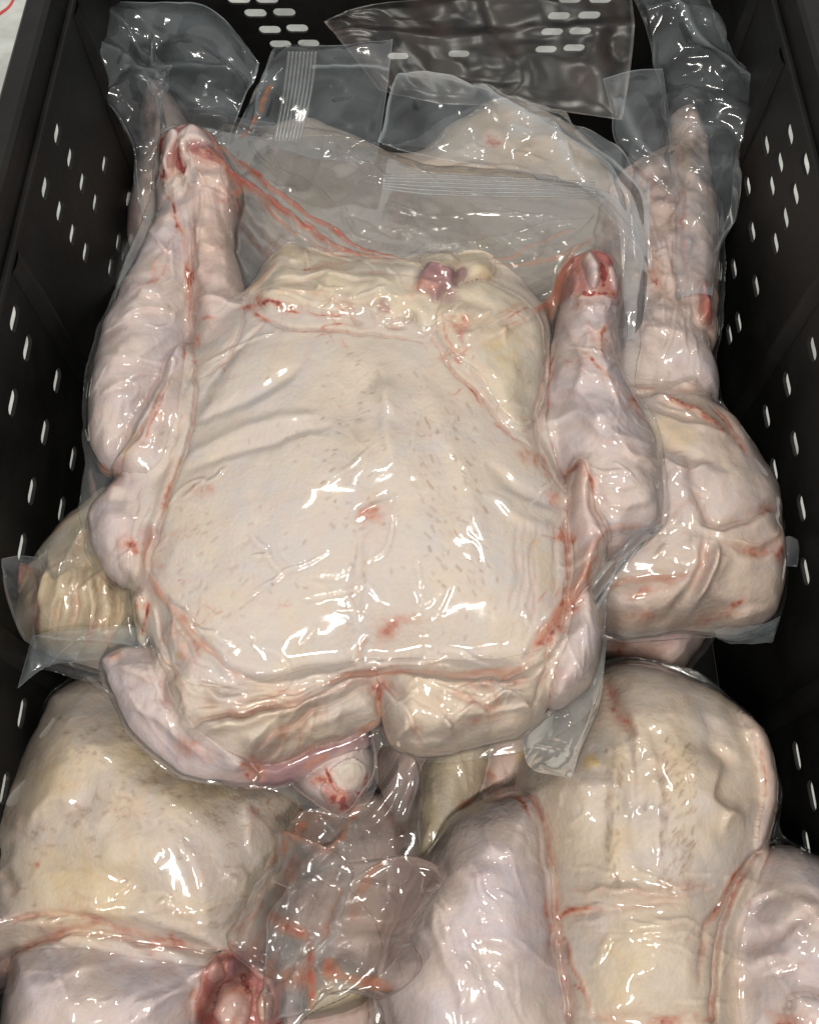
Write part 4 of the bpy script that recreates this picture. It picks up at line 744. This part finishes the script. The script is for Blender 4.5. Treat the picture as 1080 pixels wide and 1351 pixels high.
# ------------------------------------------------------------------ the turkey at the back, seen through the film
Z = .225
bk = empty('vacuum_packed_turkey', P(560, 260, .14), 'dim cream turkey at the back, seen through the slack film above the largest one', 'packed turkey', GROUP)
parts = [
 dict(n='breast', mat='cream', H=.060, R=.07, D=.09, o=[(330,215),(400,180),(480,205),(540,225),(590,185),(650,155),(710,170),(770,205),(825,270),(840,340),(800,420),(600,450),(420,440),(320,380),(300,300)], m=[(420,280,30,3),(660,230,30,4)]),
 dict(n='leg', mat='pink', dz=-.01, H=.04, R=.03, D=.05, o=[(190,140),(215,128),(240,150),(262,220),(250,330),(200,360),(170,320),(185,230)]),
]
bag = [(160,140),(220,105),(300,150),(400,165),(520,190),(600,150),(680,135),(780,180),(850,270),(860,360),(800,440),(600,470),(400,460),(300,420),(180,400),(140,330),(165,220)]
S = [([(640,170),(650,190),(665,185)],6,0,'g',{'b':.6}),([(540,230),(520,300),(500,380)],8,-3,'g',{'b':.2}),([(600,260),(700,260),(800,290)],4,-2,'g',{'b':.2})]
FS = []
for pts in [[(620,150),(660,165)],[(560,230),(620,220),(700,225)],[(680,200),(720,215)],[(620,190),(640,200)],[(330,260),(400,250)],[(720,220),(750,260)]]: F(pts, 1.8, 1.2)
bkbag = build_bird(bk, Z, .0018, parts, bag, S, FS, tight=12, crumple=.6, seed=15)

# ------------------------------------------------------------------ the turkey at the left, its neck skin showing
Z = .275
lt = empty('vacuum_packed_turkey', P(120, 780, .15), 'yellowish folded turkey skin in film poking out left of the largest bird', 'packed turkey', GROUP)
parts = [
 dict(n='neck_skin', mat='olive', H=.045, R=.05, D=.09, o=[(28,838),(36,780),(62,725),(100,688),(150,650),(200,670),(215,760),(205,850),(150,880),(90,870)], m=[(90,780,20,4)]),
 dict(n='neck_end', mat='red', H=.04, R=.012, D=.03, o=[(38,768),(50,752),(58,765),(52,790),(40,800)]),
]
bag = [(2,740),(48,735),(75,705),(115,672),(160,635),(220,660),(235,760),(220,860),(150,900),(80,890),(34,865),(18,800)]
S = []
for i in range(16):
    x = r.uniform(40, 200); y = r.uniform(700, 780); l = r.uniform(50, 130); q = r.uniform(-.45, .1)
    S.append(([(x, y), (x + l * q * .5 + r.uniform(-6, 6), y + l * .5), (x + l * q, y + l)], r.uniform(1.6, 3.4), r.choice([-4, -3, 2.5, 3.5]), r.choice(['g', 'f', 'g']), {'b': r.choice([0, .15, .3]), 'p': r.choice([0, 0, .3])}))
S += [([(35,800),(45,770),(50,755)],4,0,'g',{'b':.9}),([(85,715),(60,770),(40,840)],3,0,'g',{'b':.3})]
FS = []
for pts in [[(85,735),(78,765),(70,785)],[(90,800),(85,830),(70,845)],[(35,800),(40,845)],[(60,770),(35,840)],[(110,690),(90,740)]]: F(pts, 1.8, 1.2)
for pts, wd, j, a in [([(50,750),(20,762)],3,.7,1),([(115,672),(60,715)],3,.4,1),([(85,745),(92,720)],3,.4,.5)]: F(pts, wd, a, j)
tension(14, 40, 180, 690, 820, 105, 25, 80, 1.4, 1.5, .1)
ltbag = build_bird(lt, Z, .0018, parts, bag, S, FS, tight=11, crumple=.6, seed=18)

# ------------------------------------------------------------------ lower birds showing in the gaps
Z = .165
cb = empty('vacuum_packed_turkey', P(620, 1060, .07), 'turkey below the largest one, one yellowish drumstick tip showing in the gap', 'packed turkey', GROUP)
parts = [
 dict(n='drumstick', mat='olive', dz=.01, H=.05, R=.03, D=.06, o=[(536,1130),(538,1070),(550,1015),(575,960),(640,950),(650,1000),(635,1060),(605,1115),(572,1168),(548,1162)]),
 dict(n='body', mat='pink', dz=-.005, H=.045, R=.05, D=.07, o=[(480,960),(560,900),(680,900),(740,960),(730,1060),(690,1120),(600,1150),(520,1080)]),
 dict(n='wing', mat='olive', dz=-.01, H=.04, R=.02, D=.05, o=[(420,1270),(460,1262),(492,1285),(490,1320),(440,1340),(400,1345),(405,1300)]),
 dict(n='back', mat='pink', dz=-.035, H=.04, R=.05, D=.04, o=[(370,1080),(480,1040),(560,1120),(560,1240),(520,1360),(500,1440),(330,1440),(320,1300)]),
]
bag = [(350,1080),(470,970),(560,890),(690,890),(750,950),(740,1070),(690,1130),(600,1165),(570,1260),(540,1380),(510,1450),(320,1450),(300,1300)]
S = [([(545,1140),(550,1160),(570,1165)],4,0,'g',{'b':1.}),([(640,1010),(660,1040),(690,1050)],5,-2,'g',{'b':.5}),([(690,980),(688,1020)],4,2,'g',{'f':1.})]
FS = []
for pts in [[(570,1030),(574,1060)],[(560,1110),(566,1085)],[(690,1020),(695,1045)],[(690,985),(690,1040)],[(545,1200),(555,1150)],[(600,990),(620,1060)]]: F(pts, 1.8, 1.2)
for pts, wd, j, a in [([(460,1100),(430,1200),(380,1280)],10,.25,1),([(640,1050),(600,1070)],3,.5,1)]: F(pts, wd, a, j)
tension(20, 340, 540, 1050, 1330, 120, 50, 90, 1.8, 1.6, .2); tension(8, 540, 700, 960, 1100, 80, 40, 70, 1.)
cbbag = build_bird(cb, Z, .0018, parts, bag, S, FS, tight=11, crumple=.6, seed=22)
Z = .15
ub = empty('vacuum_packed_turkey', P(860, 860, .06), 'shaded bagged turkey corner under the wrinkled one, above the lower right bird', 'packed turkey', GROUP)
parts = [dict(n='thigh', mat='pink', H=.045, R=.03, D=.06, o=[(740,780),(850,770),(930,790),(928,840),(895,890),(862,900),(820,872),(760,850)], m=[(860,850,12,4)])]
bag = [(730,770),(850,755),(945,775),(945,835),(915,880),(878,905),(850,905),(810,880),(750,860)]
S = [([(800,840),(840,860),(890,850)],5,-4,'g',{'b':.5,'p':.6}),([(855,890),(875,893)],5,0,'g',{'b':1.}),([(830,850),(870,840),(910,830)],8,0,'g',{'p':.8})]
FS = []
for pts in [[(810,870),(850,895)],[(900,855),(915,840)],[(880,880),(905,860)]]: F(pts, 1.8, 1.2)
ubbag = build_bird(ub, Z, .002, parts, bag, S, FS, tight=11, crumple=.6, seed=25)

# ------------------------------------------------------------------ loose bag ends
# back bird: flared bag mouth at the upper left
sheet('bag_mouth', [[(83,82,.33),(112,48,.335),(145,18,.335),(200,14,.33),(275,22,.32),(345,92,.305)],
                    [(110,105,.325),(135,85,.335),(165,62,.325),(210,62,.315),(265,72,.318),(335,112,.30)],
                    [(135,128,.315),(155,118,.318),(182,100,.308),(215,100,.290),(262,115,.31),(320,138,.295)],
                    [(165,165,.30),(178,160,.30),(200,148,.285),(225,150,.28),(258,155,.295),(310,170,.285)],
                    [(190,225,.27),(198,215,.275),(215,200,.275),(235,195,.275),(258,200,.28),(300,215,.275)],
                    [(198,300,.26),(205,290,.262),(225,270,.262),(240,265,.262),(262,270,.265),(300,280,.265)]], bkbag, bk, 'flap', 110, 1.0, 1, strokes=[
        ([(.12,.2),(.35,.32),(.62,.36)],2.5,2.5,0,.35),([(.3,.25),(.42,.4),(.36,.6),(.32,.95)],4,5,0,.35),([(.5,.35),(.6,.5),(.75,.45)],3,4,0,.1),([(.02,.36),(.3,.42),(.45,.5)],2,2,0,.3),([(.38,.62),(.6,.66),(.75,.6)],2,2.5,0,.3),([(.0,.18),(.2,.2)],2,1,0,.4)], layers=1)
# main bird: upright end of the bag with its ribbed seal
sheet('bag_end', [[(350,105,.365),(365,72,.37),(400,65,.375),(440,63,.375),(480,61,.375),(518,57,.375)],
                  [(345,130,.36),(360,105,.37),(392,95,.375),(435,92,.372),(478,92,.37),(514,92,.37)],
                  [(330,150,.355),(352,140,.362),(386,135,.37),(430,135,.368),(475,137,.366),(508,140,.365)],
                  [(315,172,.355),(345,172,.355),(376,178,.36),(420,182,.36),(466,185,.36),(500,196,.36)],
                  [(310,185,.352),(340,185,.352),(372,200,.357),(415,215,.358),(460,215,.358),(495,222,.356)]], mbag, main, 'flap', 80, .5, 3,
      strokes=[([(.28,.5),(.27,1.0)],1.2,.5,0,1.0),([(0,.22),(.5,.16),(1,.12)],3,2.5,.0,.4),([(1,.05),(.8,.12),(.55,.2),(.4,.26)],3,1.5,.8,.3)], layers=1)
for i in range(8):
    dx = (i - 3.5) * 5.0
    sheet('seal_rib', [[(397 + dx,68,.3765),(399.2 + dx,68,.3792),(401 + dx,68,.3765)],[(390 + dx,125,.3735),(392.2 + dx,125,.3762),(394 + dx,125,.3735)],[(377 + dx * .9,186,.363),(379.2 + dx * .9,186,.3645),(381 + dx * .9,186,.363)]], mbag, main, 'seal', 20, 0, 5)
# main bird: rolled-back bluish bag mouth at the upper right
sheet('bag_mouth', [[(525,108,.385),(600,118,.39),(680,145,.395),(740,165,.39),(800,195,.38),(850,250,.37)],
                    [(512,150,.38),(600,150,.395),(660,170,.40),(715,195,.40),(770,225,.39),(852,300,.375)],
                    [(500,195,.372),(590,215,.375),(650,220,.378),(705,228,.38),(765,255,.385),(855,360,.375)]], mbag, main, 'flap', 90, .6, 7,
      strokes=[([(.05,.02),(.25,.3),(.4,.6),(.75,.8)],4,3,0,.8),([(.5,.45),(.35,.8)],3,1.5,0,.7)], layers=1)
sheet('bag_edge', [[(700,150,.394),(760,190,.396),(800,230,.396),(815,300,.39),(822,390,.375),(828,448,.36)],
                   [(715,155,.397),(780,195,.402),(822,240,.402),(836,305,.395),(842,380,.38),(840,440,.362)],
                   [(730,160,.392),(800,200,.394),(848,250,.393),(860,320,.388),(858,390,.372),(848,430,.358)]], mbag, main, 'flap', 80, .2, 8)
# zip-like ribbed seal running across the slack film
for i in range(6):
    dy = (i - 2.5) * 5.0
    sheet('seal_rib', [[(505,240 + dy * .7 - 1.6,.3765),(560,243 + dy - 1.6,.3785),(640,246 + dy - 1.6,.380),(720,248 + dy * .9 - 1.6,.380),(785,252 + dy * .8 - 1.6,.377)],
                       [(505,240 + dy * .7,.3785),(560,243 + dy,.3805),(640,246 + dy,.382),(720,248 + dy * .9,.382),(785,252 + dy * .8,.379)],
                       [(505,240 + dy * .7 + 1.6,.3765),(560,243 + dy + 1.6,.3785),(640,246 + dy + 1.6,.380),(720,248 + dy * .9 + 1.6,.380),(785,252 + dy * .8 + 1.6,.377)]], mbag, main, 'seal', 40, 0, 9)
# main bird: bag corner at the left and the loose end under the right wing
sheet('bag_corner', [[(25,908,.318),(43,848,.328),(48,838,.33)],[(60,880,.322),(70,850,.330),(92,829,.335)],[(98,874,.325),(120,845,.332),(140,828,.336)],[(140,885,.326),(170,850,.332),(190,826,.336)],[(185,895,.328),(200,865,.332),(206,838,.336)]], mbag, main, 'flap', 70, .25, 11,
      strokes=[([(.0,.8),(.5,.55),(1,.5)],1.6,1.2,0,.5),([(.3,.0),(.4,.5),(.45,1)],1.6,1.2,0,.5)])
sheet('bag_corner', [[(95,872,.322),(120,868,.326),(160,872,.328),(200,885,.33)],[(130,905,.318),(155,905,.322),(185,912,.325),(212,925,.328)],[(175,955,.314),(195,955,.318),(212,958,.32),(232,965,.325)],[(238,1010,.31),(250,1008,.314),(262,1004,.316),(275,1000,.318)]], mbag, main, 'film', 70, .35, 12,
      strokes=[([(.0,.5),(.5,.6),(1,.75)],1.6,1.8,.25,.3),([(.0,.03),(.5,.03),(1,.03)],2,1,.2,.5),([(.2,.2),(.6,.35)],2,1,0,.2)])
sheet('bag_corner', [[(802,838,.322),(775,880,.33),(745,920,.332),(712,950,.330),(690,972,.322)],[(800,870,.314),(782,905,.320),(752,945,.322),(718,975,.320),(691,992,.313)],[(797,910,.304),(785,940,.308),(758,975,.309),(728,1000,.308),(697,1012,.304)],[(790,945,.296),(778,975,.298),(755,1005,.298),(732,1020,.297),(708,1022,.295)],[(762,1008,.288),(760,1015,.288),(755,1026,.287),(742,1028,.287),(722,1026,.287)]], mbag, main, 'frost', 80, .18, 13,
      strokes=[([(.3,.85),(.6,.6),(.85,.45)],.9,.5,.14,.1),([(.35,.7),(.75,.4)],.9,.5,.1,.1),([(.2,.5),(.5,.4)],5,.5,.05,.0)])
sheet('bag_corner', [[(875,690,.345),(840,700,.35),(800,740,.352),(762,788,.352)],[(868,702,.35),(838,722,.356),(805,765,.358),(768,815,.356)],[(858,710,.345),(828,752,.35),(798,795,.350),(775,830,.346)]], mbag, main, 'flap', 60, .25, 14, juice=.1,
      strokes=[([(0,0.5),(1,.5)],1.6,1.2,.2,.3)])
# back wall: dark clear bag hanging at the top
sheet('bag_end', [[(428,30,.30),(470,12,.31),(560,0,.315),(650,-10,.32),(760,-15,.32),(830,-20,.32)],
                  [(440,45,.295),(500,40,.30),(580,45,.305),(660,40,.30),(760,40,.305),(835,40,.305)],
                  [(470,80,.285),(520,85,.29),(590,95,.29),(670,95,.285),(750,90,.29),(830,95,.29)],
                  [(500,120,.275),(540,130,.275),(600,140,.275),(670,140,.27),(750,150,.27),(820,160,.27)]], bkbag, bk, 'dull', 90, .32, 21, juice=.08,
      strokes=[([(.35,0),(.4,.4),(.3,1)],6,2,0,.12)], layers=1)
# right bird: its bag mouth at the top right
sheet('bag_mouth', [[(830,-20,.35),(860,-20,.36),(890,-20,.36),(915,-10,.35)],
                    [(850,40,.34),(880,20,.35),(915,25,.35),(940,50,.34)],
                    [(868,90,.33),(890,80,.34),(930,85,.34),(965,105,.33)],
                    [(885,140,.32),(905,140,.33),(945,140,.33),(992,165,.32)],
                    [(890,200,.31),(915,205,.32),(950,195,.32),(965,195,.315)],
                    [(890,260,.30),(915,270,.305),(945,250,.305),(955,250,.30)],
                    [(895,400,.29),(910,400,.295),(918,390,.295),(925,340,.29)]], rtbag, rt, 'flap', 100, .9, 23, layers=1,
      strokes=[([(.1,.25),(.3,.6),(.45,.95)],3,2,0,.6),([(.55,0),(.6,.5),(.62,1)],3,1,0,.3)])
sheet('bag_end', [[(794,107,.345),(835,95,.345),(873,92,.345)],[(806,150,.34),(842,145,.345),(878,140,.34)],[(812,190,.335),(850,190,.34),(882,190,.335)],[(850,232,.328),(870,215,.328),(888,200,.328)],[(885,262,.32),(896,252,.32),(905,240,.32)]], rtbag, rt, 'flap', 60, .3, 25, layers=1,
      strokes=[([(.2,.2),(.5,.4),(.8,.5)],4,2,0,.5)])
# right bird: little corners against the wall
sheet('bag_corner', [[(1025,715,.27),(1038,708,.272),(1050,712,.27)],[(1020,730,.268),(1036,728,.27),(1052,726,.268)],[(1022,745,.265),(1036,747,.267),(1048,748,.265)]], rtbag, rt, 'flap', 20, .3, 27, juice=.12)
sheet('bag_corner', [[(930,525,.28),(945,518,.285),(952,532,.283),(970,552,.28)],[(935,530,.275),(948,535,.28),(955,545,.28),(968,553,.277)]], rtbag, rt, 'film', 24, .5, 28)
sheet('bag_corner', [[(940,830,.262),(965,818,.265),(1000,822,.262),(1025,812,.262)],[(945,838,.258),(975,838,.258),(1005,838,.256),(1018,835,.256)],[(960,842,.252),(985,845,.252),(1005,846,.252),(1010,842,.252)]], rtbag, rt, 'flap', 40, .4, 29)
# left bird: open bag corner
sheet('bag_corner', [[(0,738,.345),(25,734,.335),(52,736,.318)],[(2,765,.342),(28,770,.330),(48,775,.310)],[(12,805,.328),(30,812,.315),(42,820,.30)],[(26,845,.310),(34,850,.302),(40,858,.292)]], ltbag, lt, 'flap', 50, .3, 31, juice=.06, strokes=[([(0,0),(.5,.05),(1,.1)],1.2,1,.2,.5),([(.1,.9),(.35,.6),(.3,.95)],1.4,1,.3,.1),([(1,.9),(.5,.85),(.05,.95)],2,1.2,.08,.3)])
sheet('bag_side', [[(52,728,.322),(85,695,.330),(125,665,.338),(150,650,.34)],[(60,745,.318),(95,715,.326),(130,690,.335),(160,680,.338)],[(75,770,.316),(105,745,.322),(138,725,.330),(165,715,.334)]], ltbag, lt, 'film', 60, .5, 32, juice=.1, strokes=[([(0,0),(0,.5),(0,1)],2,1,.3,.3)])
# lower left bird: slack bloody film in the middle
sheet('bag_end', [[(400,1060,0.253),(440,1070,0.258),(480,1050,0.268),(520,1000,0.268),(535,985,0.268)],
                  [(385,1110,0.248),(425,1120,0.258),(465,1110,0.263),(510,1090,0.263),(540,1060,0.258)],
                  [(365,1170,0.253),(410,1180,0.258),(440,1165,0.263),(480,1140,0.258),(520,1110,0.253)]], blbag, bl, 'film', 90, 1.9, 33, juice=.22,
      strokes=[([(.2,.3),(.6,.5),(.9,.45)],3,3,0,.4),([(0,.5),(.5,.45),(1,.3)],3,2,.9,.2),([(.1,.2),(.9,.15)],2.5,1.5,1.0,.1)])
sheet('bag_end', [[(410,1190,0.258),(450,1160,0.263),(490,1140,0.263),(520,1145,0.258),(535,1180,0.253)],
                  [(370,1250,0.263),(410,1215,0.268),(460,1200,0.268),(505,1195,0.268),(530,1215,0.258)],
                  [(365,1310,0.263),(400,1275,0.268),(440,1255,0.268),(490,1245,0.266),(522,1230,0.258)],
                  [(350,1350,0.258),(390,1325,0.263),(430,1300,0.263),(470,1275,0.263),(515,1245,0.258)]], blbag, bl, 'film', 100, 1.9, 35, juice=.2,
      strokes=[([(.05,.1),(.2,.4),(.1,.8)],2,2,.2,.3),([(.45,.55),(.45,.75),(.42,.98)],4,4,0,.3),([(1,0),(.97,.5),(1,1)],3,3,.8,.2),([(.15,.62),(.4,.6)],3.5,1,1.8,0),([(.7,.45),(.8,.75)],3,1,1.8,0),([(.3,.1),(.5,.3),(.9,.35)],2.5,1,1.2,0),([(.55,.05),(.7,.3)],6,1,.8,0)])
sheet('bag_end', [[(330,1260,0.268),(370,1180,0.268),(395,1110,0.263)],[(345,1275,0.273),(385,1200,0.278),(410,1130,0.268)],[(365,1290,0.268),(405,1215,0.268),(425,1150,0.263)]], blbag, bl, 'film', 70, 1.6, 36, juice=.28,
      strokes=[([(.3,0),(.35,.5),(.3,1)],2,3,.6,.2),([(.7,0),(.7,.6),(.8,1)],2,3,.4,.2)])
# lower right bird: slack film along its left side
sheet('bag_side', [[(600,1075,.235),(560,1130,.235),(520,1200,.225),(492,1280,.222),(490,1360,.222)],
                   [(612,1090,.236),(570,1160,.236),(545,1230,.238),(530,1300,.238),(535,1380,.238)],
                   [(645,1120,.222),(610,1200,.22),(600,1270,.22),(595,1330,.22),(600,1400,.22)]], brbag, br, 'flap', 80, .6, 41, layers=1,
      strokes=[([(.5,.0),(.55,.5),(.5,1)],3,3,0,.3),([(.2,.3),(.25,.7),(.3,1)],2,2,0,.3),([(.8,.3),(.75,.7),(.9,1)],2,2,0,.3)])

# a thin red line lying on the floor outside, at the top left
pts = catmull([P(-30, 40, .002), P(0, 18, .002), P(14, 6, .002), P(22, -14, .002)], False, 8)
V = []; Fc = []
for i, p in enumerate(pts):
    for k in range(6): a = k * math.pi / 3; V.append((p[0] + .0016 * math.cos(a), p[1] + .0016 * math.sin(a) * .6, .0018 + .0016 * math.sin(a)))
    if i:
        for k in range(6): q = (i - 1) * 6; Fc.append((q + k, q + (k + 1) % 6, q + 6 + (k + 1) % 6, q + 6 + k))
st = link_mesh('plastic_string', V, Fc, M['wire']); st['label'] = 'thin red string lying on the pale floor outside the crate'; st['category'] = 'string'
